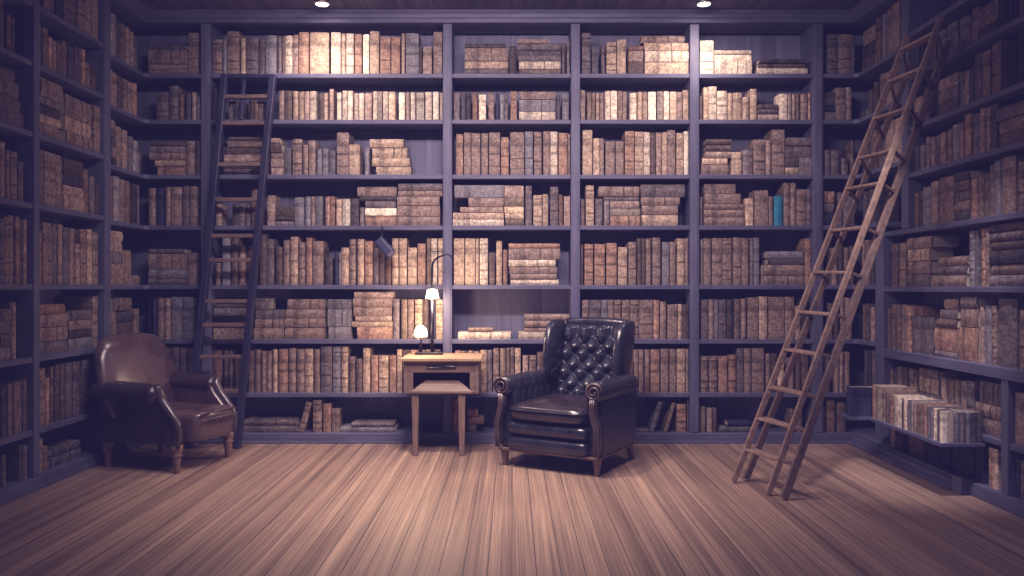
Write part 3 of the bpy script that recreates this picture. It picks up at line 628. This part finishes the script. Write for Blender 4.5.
for r in single:
    R, base, T, H = place(r)
    cov, pg = book_geo(T, r['Dp'], H, rb.choice([.3, .7, 1]), bands_for(r, T, H))
    o = cov.build('book', M['book_' + r['col']]); o.matrix_world = Matrix.Translation(base) @ R.to_4x4()
    p = pg.build('page_block', M['pages'], o)
    if r['lie']:
        size = 'thick' if T > .075 else ('thin' if T < .04 else '')
        i, ns, j, n = r['stack']
        lvl = 'lying flat' if n == 1 else 'lying %s of its stack' % ('bottom' if j == 0 else 'topmost' if j == n - 1 else ordinal(j) + '-from-bottom')
        if ns > 1: lvl = lvl.replace('its stack', ordinal(i) + ' stack') if n > 1 else lvl + ' as ' + ordinal(i) + ' pile'
        lab = '%s %s book %s, %s' % (size, BOOKWORD[r['col']], lvl, r['where'])
    else:
        size = 'tall' if H > .30 else ('short' if H < .20 else ''); fat = 'broad' if T > .085 else ('slim' if T < .032 else '')
        pos = 'leaning, ' if r['lean'] else ''
        i = r['ord']; idx = i if r['frame'] != 'right' and r['frame'] != 'jut' else r['n_up'] - 1 - i
        lab = '%s %s book, %s%s upright left-to-right, %s' % (size or fat, BOOKWORD[r['col']], pos, ordinal(idx), r['where'])
    if r['frame'] in ('jut',): lab = '%s book with pale top edge, %s from wooden ladder along jutting plank shelf' % (BOOKWORD[r['col']], ordinal(r['ord']))
    if r['frame'] == 'jutfar': lab = 'large navy book with pale top edge, jutting furthest into the room beside the wooden ladder'
    if r['col'] == 'T': lab = 'the only teal book, upright among brown books on the fourth shelf'
    lab = ' '.join(lab.replace(' ,', ',').split())
    assert len(lab.split()) <= 16, lab
    tag(o, lab, 'book', r['group']); seen[lab] = seen.get(lab, 0) + 1
print('BOOKS', len(BOOKS), 'single', len(single), 'dups', [k for k, v in seen.items() if v > 1])
mats = [M['book_' + k] for k in BOOKCOL] + [M['pages']]; keys = list(BOOKCOL); big = MB(); big.al = []
for r in rest:
    R, base, T, H = place(r); cov, pg = book_geo(T, r['Dp'], H, rb.choice([.3, .7, 1]), [])
    for q, mi in ((cov, keys.index(r['col'])), (pg, len(keys))):
        big.cur = mi; big.add([R @ Vector(p) + base for p in q.v], q.f); big.al += q.al or [.5]*len(q.v)
tag(big.build('books', mats), 'smaller and half hidden brown books filling the gaps on all the shelves', 'books', kind='stuff')
# ------------------------------------------------------------------ wooden ladder (two pairs of rails joined by treads)
lad = empty('library_ladder', (1.5, 4.85, 0), label='brown wooden double-railed library ladder leaning on the bookcase, its feet on the floor', cat='ladder')
A0, A1 = Vector((1.38, 5.0, 0)), Vector((2.50, 5.09, 2.78))
B0, B1 = Vector((1.50, 4.70, 0)), Vector((2.50, 4.695, 2.76))
C0, C1 = Vector((1.475, 5.06, 0)), Vector((2.665, 5.36, 2.70))
D0, D1 = Vector((1.56, 4.60, 0)), Vector((2.675, 4.93, 2.70))
def rail(p0, p1, w, h, mat, side_=(0, 1, 0)):
    d = (p1 - p0).normalized(); MB().beam(p0 + d*.012, p1 + d*.05, w, h, side_).build('rail', mat, lad, bevel=.006, seg=3, rel=lad.location)
rail(A0, A1, .026, .036, M['ladder_wood']); rail(B0, B1, .026, .036, M['ladder_wood'])
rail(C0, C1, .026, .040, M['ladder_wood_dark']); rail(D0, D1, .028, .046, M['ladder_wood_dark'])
for t in (.075, .145, .215, .30, .385, .475, .57, .665, .735, .825, .91, .985):
    a, b, c, d = A0.lerp(A1, t), B0.lerp(B1, t), C0.lerp(C1, t), D0.lerp(D1, t)
    fx = Vector((-.018, 0, 0)); k = min(1, .075/max(.02, (c - a).length)); a2, b2 = a.lerp(c, k), b.lerp(d, k); a2.z = a.z; b2.z = b.z
    up = Vector((0, 0, .009)); mid = (b - a).normalized()*.004
    MB().hexa([a + fx - up, b + fx - up, b2 - up, a2 - up], [a + fx + up, b + fx + up, b2 + up, a2 + up]).build('tread', M['ladder_wood'], lad, bevel=.005, rel=lad.location)
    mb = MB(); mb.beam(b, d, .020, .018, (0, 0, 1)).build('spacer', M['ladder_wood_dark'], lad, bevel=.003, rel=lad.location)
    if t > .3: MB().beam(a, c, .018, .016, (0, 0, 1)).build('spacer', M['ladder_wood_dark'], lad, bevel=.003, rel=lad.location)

# ------------------------------------------------------------------ navy ladder on the back bookcases
nav = empty('library_ladder', (-2.2, 5.95, 0), label='navy painted ladder with brown rungs leaning on the back bookcase behind the club chair', cat='ladder')
R0, R1 = Vector((-2.093, 6.09, 0)), Vector((-1.868, 6.258, 2.885)); L0, L1 = Vector((-2.46, 6.09, 0)), Vector((-2.245, 6.258, 2.885))
for p, q in ((L0, L1), (R0, R1)):
    MB().beam(p, q, .050, .062, (1, 0, 0)).build('rail', M['navy_paint'], nav, bevel=.006, rel=nav.location)
for y in (97, 123, 165, 200, 236, 260, 301, 325, 357, 391, 424):
    best = min((abs(288 - F*(R0.lerp(R1, t/400).z - EYE)/R0.lerp(R1, t/400).y - y), t/400) for t in range(401))[1]
    p, q = L0.lerp(L1, best), R0.lerp(R1, best); MB().beam(p, q, .030, .050, (0, 0, 1)).build('rung', M['rung_wood'], nav, bevel=.005, rel=nav.location)
t0, t1 = .905, 1.0
p, q = L0.lerp(R0, .41), L1.lerp(R1, .41); MB().beam(p.lerp(q, .878), p.lerp(q, .99), .026, .022, (1, 0, 0)).build('brace', M['navy_paint'], nav, bevel=.003, rel=nav.location)
MB().beam(L1 + Vector((-.02, 0, -.012)), R1 + Vector((.02, 0, -.012)), .03, .055, (0, 0, 1)).build('top_bar', M['navy_paint'], nav, bevel=.004, rel=nav.location)

# ------------------------------------------------------------------ side table
tb = empty('side_table', (-.512, 6.02, 0), label='small brown wooden side table with an open front niche, under the desk lamp', cat='table')
lx0, lx1, ly0, ly1 = -.295, .295, -.25, .235    # local
MB().box(lx0, lx1, ly0, ly1, .688, .712).build('table_top', M['table_top'], tb, bevel=.006, seg=3)
cx0, cx1, cy0, cy1, cz0, cz1 = -.272, .272, -.222, .225, .452, .688
w = .036
body = MB().box(cx0, cx1, cy1 - .02, cy1, cz0, cz1).box(cx0, cx0 + .03, cy0, cy1 - .02, cz0, cz1).box(cx1 - .03, cx1, cy0, cy1 - .02, cz0, cz1)
body.box(cx0 + .03, cx1 - .03, cy0, cy1 - .02, cz0, cz0 + .025)
nx0, nx1, nz0, nz1 = -.205, .205, .512, .606     # niche opening
fr = MB().box(cx0 + .03, cx1 - .03, cy0 + .004, cy0 + .026, nz1, cz1 - .001).box(cx0 + .03, nx0, cy0 + .004, cy0 + .026, cz0 + .025, nz1).box(nx1, cx1 - .03, cy0 + .004, cy0 + .026, cz0 + .025, nz1)
body.build('cabinet', M['table_wood'], tb, bevel=.004)
fr.build('front_frame', M['table_wood'], tb, bevel=.003)
sl = MB().box(-.108, .108, cy0 - .002, cy0 + .003, .634, .661).build('drawer_slot', M['dark_slot'], tb)
MB().box(-.10, -.02, cy0 - .006, cy0 - .002, .640, .646).box(.03, .10, cy0 - .006, cy0 - .002, .649, .655).build('pull_bar', M['steel'], sl, bevel=.001)
MB().box(nx0, nx1, -.03, -.022, cz0 + .026, nz1).build('niche_back', M['niche'], tb)
MB().hexa([(-.222, cy0 - .014, cz0 + .002), (.222, cy0 - .014, cz0 + .002), (nx1 - .002, cy0 + .075, cz0 + .026), (nx0 + .002, cy0 + .075, cz0 + .026)],
          [(-.222, cy0 - .014, cz0 + .022), (.222, cy0 - .014, cz0 + .022), (.118, cy0 + .06, .545), (-.118, cy0 + .06, .545)]).build('sloping_tray', M['table_wood'], tb, bevel=.003)
for x in (-.19, .148):
    for y in (-.20, .20):
        if y > 0: x -= .045 if x < 0 else .022
        MB().hexa([(x - .018, y - .018, 0), (x + .018, y - .018, 0), (x + .018, y + .018, 0), (x - .018, y + .018, 0)],
                  [(x - .027, y - .024, cz0), (x + .027, y - .024, cz0), (x + .027, y + .024, cz0), (x - .027, y + .024, cz0)]).build('leg', M['table_leg'], tb, bevel=.004)

# ------------------------------------------------------------------ desk lamp with two shades
lp = empty('desk_lamp', (-.632, 6.12, .7125), label='black two-light desk lamp with glowing shades and hooked neck on the side table', cat='lamp')
MB().box(-.105, .105, -.055, .055, 0, .018).build('base', M['black_metal'], lp, bevel=.006, seg=3)
px, sx_ = .022, -.066
MB().tube([(px, 0, .015), (px, 0, .46)], .013, 14).build('pole', M['black_metal'], lp, smooth=True)
hook = [(px, 0, .455), (px, 0, .66), (px + .004, 0, .695), (px + .02, 0, .725), (px + .05, 0, .745), (px + .09, 0, .76), (px + .115, 0, .765), (px + .135, 0, .757), (px + .148, 0, .735)]
MB().tube(hook, .008, 10).build('neck', M['black_metal'], lp, smooth=True)
MB().beam((px - .005, 0, .785), (px + .095, 0, .785), .006, .006, (0, 1, 0)).build('cross_bar', M['black_metal'], lp)
def shade(name, x, z0, z1, r0, r1, mat):
    n = 28; prof = [(r0, z0), (r1, z1), (r1*.35, z1 + .004), (r1*.30, z1 + .001), (r1 - .004, z1 - .004), (r0 - .004, z0)]
    rings = [[(x + r*math.cos(2*math.pi*j/n), r*math.sin(2*math.pi*j/n), z) for j in range(n)] for r, z in prof]
    rings.append(rings[0]); return MB().loft(rings, caps=False).build(name, mat, lp, smooth=False)
shade('lamp_shade', px, .428, .496, .052, .038, M['shade'])
MB().tube([(px - .055, 0, .424), (px + .055, 0, .424)], .003, 8).build('shade_rim', M['black_metal'], lp)
MB().tube([(sx_, 0, .015), (sx_, 0, .145)], .009, 12).build('stem', M['black_metal'], lp, smooth=True)
dome = [(.048, .135), (.052, .150), (.046, .185), (.030, .212), (.010, .222)]
MB().lathe(dome, (sx_, 0, 0), 24).build('dome_shade', M['shade'], lp, smooth=True)

# ------------------------------------------------------------------ navy object of unknown use above the lamp, on an added bracket
sl_ = empty('navy_object', (xof(385, 6.2), 6.20, zof(247, 6.2)), label='small navy rounded object hanging tilted from the shelf edge above the desk lamp', cat='light')
hd = MB().box(-.040, .040, -.035, .045, -.080, .080).build('head', plain('navy_head', (.045, .05, .105), .4), sl_, bevel=.018, seg=4)
hd.rotation_euler = (math.radians(-8), math.radians(-42), 0)
MB().tube([(-.03, .02, .05), (-.035, .075, .085), (-.035, .094, zof(227) - zof(247, 6.2))], .006, 8).build('bracket', M['black_metal'], sl_, smooth=True)

# ------------------------------------------------------------------ ceiling spotlights
for i, (x, lab) in enumerate(((-1.437, 'bright ceiling spotlight over the bay behind the navy ladder'), (1.452, 'bright ceiling spotlight over the bay holding the teal book'))):
    sp = empty('ceiling_spotlight', (x, 6.05, CEIL), label=lab, cat='spotlight', group='ceiling spotlights')
    n = 24; prof = [(.062, 0), (.062, -.022), (.045, -.026), (.043, -.004)]
    MB().loft([[(r*math.cos(2*math.pi*j/n), r*math.sin(2*math.pi*j/n), z - .0005) for j in range(n)] for r, z in prof], caps=False).build('housing', M['steel'], sp, smooth=False)
    MB().lathe([(.042, -.010), (.040, -.020), (.02, -.026), (.004, -.028)], n=20).build('bulb', M['bulb'], sp, smooth=True)

# ------------------------------------------------------------------ soft shapes for chairs
def srect(cx, cy, hx, hy, z, n=24, e=3.2, tilt=0):
    """superellipse ring in the xy plane"""
    r = []
    for j in range(n):
        a = 2*math.pi*(j + .5)/n; c, s = math.cos(a), math.sin(a)
        x = hx*math.copysign(abs(c)**(2/e), c); y = hy*math.copysign(abs(s)**(2/e), s); r.append((cx + x, cy + y, z + tilt*y))
    return r
def cushion(x0, x1, y0, y1, z0, z1, crown=.02, e=5, edge=.03, tilt=0, n=40):
    cx, cy, hx, hy = (x0+x1)/2, (y0+y1)/2, (x1-x0)/2, (y1-y0)/2; h = z1 - z0; rings = []
    for u, ins in ((0, edge), (.12, edge*.35), (.3, 0), (.7, 0), (.88, edge*.35), (1, edge)): rings.append(srect(cx, cy, hx - ins, hy - ins, z0 + h*u, n, e, tilt))
    for k in (.75, .5, .25, .06): rings.append(srect(cx, cy, (hx - edge)*k, (hy - edge)*k, z1 + crown*(1 - k*k), n, e, tilt))
    for k in (.75, .4, .06): rings.insert(0, srect(cx, cy, (hx - edge)*k, (hy - edge)*k, z0, n, e, tilt))
    return MB().loft(rings)
def roll(cx, z, r, y0, y1, ripple=0, nr=0, n=24, ny=48, ex=1.0):
    rings = []
    for i in range(ny + 1):
        t = i/ny; y = y0 + (y1 - y0)*t; e = min(1, math.sqrt(max(.02, 1 - max(0, 1 - min(t, 1 - t)/.05)**2)))
        k = r*e*(1 - ripple*(.5 + .5*math.cos(2*math.pi*nr*t))**2)
        rings.append([(cx + ex*k*math.cos(2*math.pi*j/n), y, z + k*math.sin(2*math.pi*j/n)) for j in range(n)])
    return MB().loft(rings)

# ------------------------------------------------------------------ tufted wing armchair
wc = empty('wing_armchair', (.415, 5.635, 0), math.radians(-30), label='black leather wing armchair with deep-buttoned back and rolled arms beside the side table', cat='armchair')
BL = M['black_leather']
# body under the arms: two side boxes and a back box
for s in (-1, 1):
    poly = [(-.335, .125), (.255, .125), (.30, .56), (-.30, .56), (-.315, .42)]
    MB().prism(poly, 0, s*.275, s*.385).build('side_panel', BL, wc, bevel=.02, seg=4, smooth=False)
MB().hexa([(-.37, .18, .125), (.37, .18, .125), (.37, .272, .125), (-.37, .272, .125)], [(-.31, .29, .60), (.31, .29, .60), (.31, .42, .60), (-.31, .42, .60)]).build('back_panel', BL, wc, bevel=.015, seg=3)
MB().box(-.25, .25, -.30, .22, .125, .315).build('seat_base', BL, wc, bevel=.01)
cushion(-.30, .30, -.405, -.25, .122, .222, 0, 7, .03).build('front_panel', BL, wc, sub=1, smooth=True)
cushion(-.30, .30, -.41, -.25, .228, .318, 0, 7, .03).build('front_panel', BL, wc, sub=1, smooth=True)
sc = cushion(-.290, .290, -.425, .24, .322, .438, .034, 8, .045).build('seat_cushion', M['seat_leather'], wc, sub=1, smooth=True)
pipe = srect(0, -.0925, .288, .331, .402, 60, 8); MB().tube(pipe + pipe[:1], .006, 8).build('piping', BL, sc, smooth=True)
# arms
for s in (-1, 1):
    roll(s*.345, .548, .068, -.365, .27, .13 if s < 0 else .03, 6 if s < 0 else 4).build('arm', BL, wc, smooth=True)
    # padded inner face
    r = []
    for i in range(31):
        t = i/30; y = -.33 + .56*t; d = .012*(1 - (.5 + .5*math.cos(2*math.pi*6*t))**3)
        r.append([(s*.292, y, .33), (s*(.277 - d), y, .37), (s*(.277 - d), y, .47), (s*(.285 - d), y, .53), (s*.32, y, .545)])
    vs = [p for q in r for p in q]; fs = [(i*5 + j, i*5 + j + 1, i*5 + j + 6, i*5 + j + 5) for i in range(30) for j in range(4)]
    MB().add(vs, fs).build('arm_lining', BL, wc, sub=1, smooth=True)
    # carved scroll front running down to the leg
    path = [(.366, -.385, .135), (.370, -.388, .24), (.370, -.39, .31), (.352, -.392, .37), (.338, -.392, .43), (.342, -.390, .50)]
    mb = MB(); rings = []
    for i, (x, y, z) in enumerate(path):
        wd = (.020, .020, .022, .022, .024, .030)[i]; rings.append([(s*x - wd, y, z), (s*x, y - .014, z), (s*x + wd, y, z), (s*x + wd, y + .07, z), (s*x - wd, y + .07, z)])
    mb.loft(rings).build('arm_front', M['trim_leather'], wc, sub=2, smooth=True)
    for dx in (-.013, 0, .013):
        MB().tube([(s*x + dx, y - .008, z) for x, y, z in path], .006, 8).build('arm_flute', M['trim_leather'], wc, smooth=True)
    c = Vector((s*.345, -.372, .548)); sp_ = []
    for i in range(40):
        a = i/40*2*math.pi*2.1; rr = .060 - .049*i/40; sp_.append((c.x + rr*math.cos(a)*s, -.378 - .010*i/40, c.z + rr*math.sin(a)))
    ros = MB().lathe([(.066, 0), (.064, .010), (.05, .013), (.01, .014)], (s*.345, -.362, .548), 28, (0, -1, 0)).build('scroll', BL, wc, smooth=True)
    MB().tube(sp_, [.009 - .003*i/40 for i in range(40)], 8).build('spiral', M['trim_leather'], ros, smooth=True)
# buttoned back
XO = .022
def back_y(z): return .245 + (z - .40)*.27
nx, nz = 120, 132; W2, Zb, Zt = .245, .40, .955; px_, pz_ = .068, .068
vs = []; fs = []
def tuft(x, z):
    u, v = x/px_, min(0, (z - .87)/pz_)
    g = abs(math.sin(math.pi*(u + v)/1.0*.5*2*.5)*math.sin(math.pi*(u - v)*.5))
    return g
for i in range(nz + 1):
    z = Zb + (Zt - Zb)*i/nz
    for j in range(nx + 1):
        x = -W2 + 2*W2*j/nx; g = tuft(x, z)
        ed = min(1, (1 - abs(x)/W2)/.10) * min(1, (1 - i/nz)/.06); 
        h = .060*g**.55 + .012*(1 - (x/W2)**2)
        # pleats sag: the lower half of each diamond bulges more
        h += .010*g*math.sin(math.pi*min(0, (z - .87)/pz_))
        top = max(0, (z - .94)/.025); 
        vs.append((x + XO, back_y(z) - h*ed - .018 + .05*(abs(x)/W2)**6 * 0 + .02*top**2, z))
for i in range(nz):
    for j in range(nx): a = i*(nx+1) + j; fs.append((a, a+1, a+nx+2, a+nx+1))
bk = MB().add(vs, fs).build('tufted_back', BL, wc, smooth=True)
kz = 0
for r_ in range(-9, 1):
    for c_ in range(-3, 4):
        if (r_ + c_) % 2: continue
        x, z = c_*px_, .87 + r_*pz_
        if abs(x) < W2 - .03 and Zb + .06 < z < Zt - .04:
            MB().ball((x + XO, back_y(z) - .020, z), .010, 10, (1, .6, 1)).build('button', BL, bk, smooth=True)
# outer back shell and top roll
rings = []
for z, hw, th in ((.50, .27, .05), (.70, .275, .055), (.85, .28, .06), (.93, .275, .06), (.965, .265, .05), (.985, .24, .03)):
    rings.append(srect(XO, back_y(z) + .052, hw - .012, th, z, 32, 4))
MB().loft(rings).build('back_shell', BL, wc, sub=1, smooth=True)
pts = [(x*.95 + XO, back_y(.95) + .012 - .012*(1 - (x/.25)**2), .955 + .012*(1 - (x/.25)**2)) for x in [-.25 + .50*i/16 for i in range(17)]]
MB().tube(pts, .036, 14).build('top_roll', BL, wc, smooth=True)
for s in (-1, 1):
    rings = []
    for z, cy, hy, hx in ((.575, .20, .10, .026), (.60, .19, .13, .037), (.70, .195, .142, .043), (.80, .21, .145, .046), (.89, .235, .14, .046), (.94, .255, .125, .043), (.972, .275, .10, .036), (.985, .29, .06, .022)):
        rings.append(srect(XO + s*(.270 + .012*(z - .575)/.4), cy + .03, hx, hy, z, 28, 2.6))
    MB().loft(rings).build('wing', BL, wc, sub=1, smooth=True)
# base trim with nail heads
tm = MB().box(-.372, .372, -.372, -.34, .108, .126).box(.345, .374, -.34, .26, .108, .126).box(-.374, -.345, -.34, .26, .108, .126).box(-.372, .372, .26, .28, .108, .126).build('base_rail', M['leg_wood'], wc, bevel=.004)
nl = MB()
for i in range(40): nl.ball((-.365 + .73*i/39, -.374, .122), .0055, 6)
for i in range(36): nl.ball((.376, -.36 + .62*i/35, .122), .0055, 6)
nl.build('nail_trim', M['nails'], wc)
for s in (-1, 1):
    MB().lathe([(.014, .0), (.017, .01), (.024, .06), (.031, .095), (.034, .112)], (s*.345, -.325, 0), 18).build('leg', M['leg_wood'], wc, smooth=True)
    MB().hexa([(s*.345 - .016, .275, 0), (s*.345 + .016, .275, 0), (s*.345 + .016, .305, 0), (s*.345 - .016, .305, 0)], [(s*.335 - .024, .21, .11), (s*.335 + .024, .21, .11), (s*.335 + .024, .265, .11), (s*.335 - .024, .265, .11)]).build('leg', M['leg_wood'], wc, bevel=.005)

# ------------------------------------------------------------------ brown club armchair
cc = empty('club_armchair', (-2.403, 5.609, 0), math.radians(72), label='dark brown leather club armchair with rounded back and turned legs beside the navy ladder', cat='armchair')
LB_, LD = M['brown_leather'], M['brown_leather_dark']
for s in (-1, 1):
    prof = [(.36, .205), (.20, .185), (-.20, .175), (-.335, .185)]
    curve = [(-.315, .185), (-.325, .27), (-.30, .34), (-.245, .405), (-.19, .465), (-.155, .53)]
    poly = [(.33, .54), (.33, .205), (.20, .188), (-.20, .180)] + curve
    MB().prism(poly, 0, s*.225, s*.305).build('side_panel', LD if s < 0 else LB_, cc, bevel=.018, seg=4)  # near side takes darker leather: its shade is put into the colour
    rr = []
    for i in range(25):
        t = i/24; y = -.18 + .51*t; e = math.sqrt(max(.03, 1 - max(0, 1 - t/.06)**2)); k = .072*e
        rr.append([(s*.292 + k*1.10*math.cos(2*math.pi*j/24), y, .515 + .02*t + k*.92*math.sin(2*math.pi*j/24)) for j in range(24)])
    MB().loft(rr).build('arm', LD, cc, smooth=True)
    pth = [(s*.285, y - .006, z) for y, z in curve] + [(s*.285 + s*.03, -.175, .575)]
    MB().tube(pth, [.016, .020, .024, .028, .032, .036, .02], 12).build('arm_front', M['trim_leather'], cc, smooth=True)
# seat with bowed front
rings = []
for z, ins in ((.185, .03), (.20, .01), (.27, 0), (.345, 0), (.372, .012), (.385, .04)):
    r = []
    for j in range(48):
        a = 2*math.pi*(j + .5)/48; c, s_ = math.cos(a), math.sin(a); e = 6
        x = (.232 - ins)*math.copysign(abs(c)**(2/e), c); y = (.35 - ins)*math.copysign(abs(s_)**(2/e), s_)
        if y < 0: y -= .02 + .055*(1 - (x/.25)**2)
        r.append((x, y - .02, z + .03*(1 if z > .3 else 0)*max(0, 1 - (x/.25)**2)*.6))
    rings.append(r)
for k, zz in ((.6, .398), (.25, .404), (.04, .405)): rings.append([(x*k, y*k, zz) for x, y, z in rings[5]])
st = MB().loft(rings).build('seat', LB_, cc, sub=1, smooth=True)
for z, ins in ((.372, .004), (.330, -.002)):
    MB().tube([(x, -.398 + ins*2.5 - .053*(1 - (x/.25)**2), z + (.016*(1 - (x/.25)**2))) for x in [-.185 + .37*i/20 for i in range(21)]], .006, 8).build('piping', M['trim_leather'], st, smooth=True)
# back: rounded top corners, leaning
nxx, nzz = 40, 30; fr_, bk_ = [], []
def half(t): return .36*(1 - max(0, (t - .74)/.26)**2.4*.22) * (.90 + .10*math.sin(math.pi*min(1, t*1.1)))
rings = []
for i in range(nzz + 1):
    t = i/nzz; z = .34 + .55*t; hw = half(t); yc = .205 + .15*t; th = .062*(1 - max(0, (t - .85)/.15)**2*.75)
    ring = []
    for j in range(36):
        a = 2*math.pi*(j + .5)/36; c, s_ = math.cos(a), math.sin(a); x = hw*math.copysign(abs(c)**(2/3.6), c); y = th*math.copysign(abs(s_)**(2/2.6), s_)
        y -= .012*(abs(x)/.315)**2.2              # hollow, hugging the sitter
        zz = z - .035*(abs(x)/.315)**3*t
        if s_ < 0: y -= .020*math.sin(math.pi*min(1, t*1.0))*(1 - (x/.37)**2)
        ring.append((x, yc + y, zz))
    rings.append(ring)
for k in (.7, .35, .05):
    rings.append([(x*k, (y - .355)*k + .355, .89 + .012*(1 - k) - .035*(abs(x*k)/.315)**3) for x, y, z in rings[nzz]])
bkk = MB().loft(rings).build('backrest', LB_, cc, sub=1, smooth=True)
for x, y in ((-.262, -.29), (.262, -.29), (-.25, .29), (.25, .29)):
    MB().lathe([(.020, 0), (.022, .006), (.026, .08), (.030, .095), (.024, .102), (.036, .112), (.036, .124), (.026, .130), (.040, .150), (.040, .185)], (x, y, 0), 18).build('leg', M['leg_wood'], cc, smooth=True)

# ------------------------------------------------------------------ light
def light(name, typ, loc, power, col, target=None, **kw):
    l = bpy.data.lights.new(name, typ); l.energy = power; l.color = col
    for k, v in kw.items(): setattr(l, k, v)
    o = bpy.data.objects.new(name, l); COL.objects.link(o); o.location = loc
    if target is not None: o.rotation_euler = (Vector(target) - Vector(loc)).to_track_quat('-Z', 'Y').to_euler()
    return o
for x in (-1.45, 1.465):
    light('spot_beam', 'SPOT', (x, 5.82, CEIL - .12), 44, (1, .85, .76), (x, 6.62, 1.5), spot_size=math.radians(150), spot_blend=1, shadow_soft_size=.05)
light('room_fill', 'SPOT', (-.30, 4.2, CEIL - .05), 190, (1, .86, .80), (.35, 4.95, 0), spot_size=math.radians(125), spot_blend=1, shadow_soft_size=.2)  # unseen wide spot, added to lift the walls
light('floor_pool_beam', 'SPOT', (-.55, 4.75, CEIL - .05), 430, (1, .85, .72), (-.35, 5.05, 0), spot_size=math.radians(78), spot_blend=1, shadow_soft_size=.16)  # unseen overhead spot that throws the pool of light on the floor
light('shelf_wash', 'AREA', (-.2, 3.6, CEIL - .06), 72, (1, .86, .80), (-.05, 6.5, 1.7), shape='RECTANGLE', size=2.2, size_y=.3, spread=math.radians(115))  # unseen area light, added to brighten the back shelves
light('desk_glow', 'POINT', (-.61, 6.06, .7125 + .415), 15, (1, .74, .5), shadow_soft_size=.04)
light('dome_glow', 'POINT', (-.70, 5.98, .7125 + .20), 4.5, (1, .74, .5), shadow_soft_size=.04)
w = bpy.data.worlds.new('room_air'); scn.world = w; w.use_nodes = True
bg = w.node_tree.nodes['Background']; bg.inputs[0].default_value = (.37, .40, .70, 1); bg.inputs[1].default_value = .30
light('jut_book_fill', 'SPOT', (2.0, 3.7, CEIL - .06), 360, (1, .90, .86), (2.52, 5.0, .5), spot_size=math.radians(32), spot_blend=1, shadow_soft_size=.08)  # unseen spot, added to brighten the jutting books and ladder rails
light('chair_fill', 'SPOT', (-1.0, 4.6, CEIL - .06), 90, (1, .87, .82), (-2.5, 5.6, .6), spot_size=math.radians(30), spot_blend=1, shadow_soft_size=.15)  # unseen spot, added for a sheen on the club chair's back

# ------------------------------------------------------------------ camera and film response
cam = bpy.data.cameras.new('camera'); cam.lens = F/1024*36; cam.sensor_width = 36; cam.sensor_fit = 'HORIZONTAL'; cam.clip_start = .05
co = bpy.data.objects.new('camera', cam); COL.objects.link(co); co.location = (0, 0, EYE); co.rotation_euler = (math.radians(90), 0, 0)
scn.camera = co
vs_ = scn.view_settings; scn.display_settings.display_device = 'sRGB'; vs_.view_transform = 'Standard'; vs_.look = 'None'; vs_.exposure = 0; vs_.gamma = 1
scn.cycles.use_denoising = True

# faded print: lifted violet blacks, soft cream whites
vs_.use_curve_mapping = True
cm = vs_.curve_mapping; cm.use_clip = False
for ch, pts in ((0, [(0, .0115), (.25, .238), (1, .91)]), (1, [(0, .0095), (.25, .214), (1, .835)]), (2, [(0, .036), (.25, .252), (1, .81)])):
    c = cm.curves[ch]
    c.points[0].location = pts[0]; c.points[-1].location = pts[-1]
    for p in pts[1:-1]: c.points.new(*p)
cm.update()
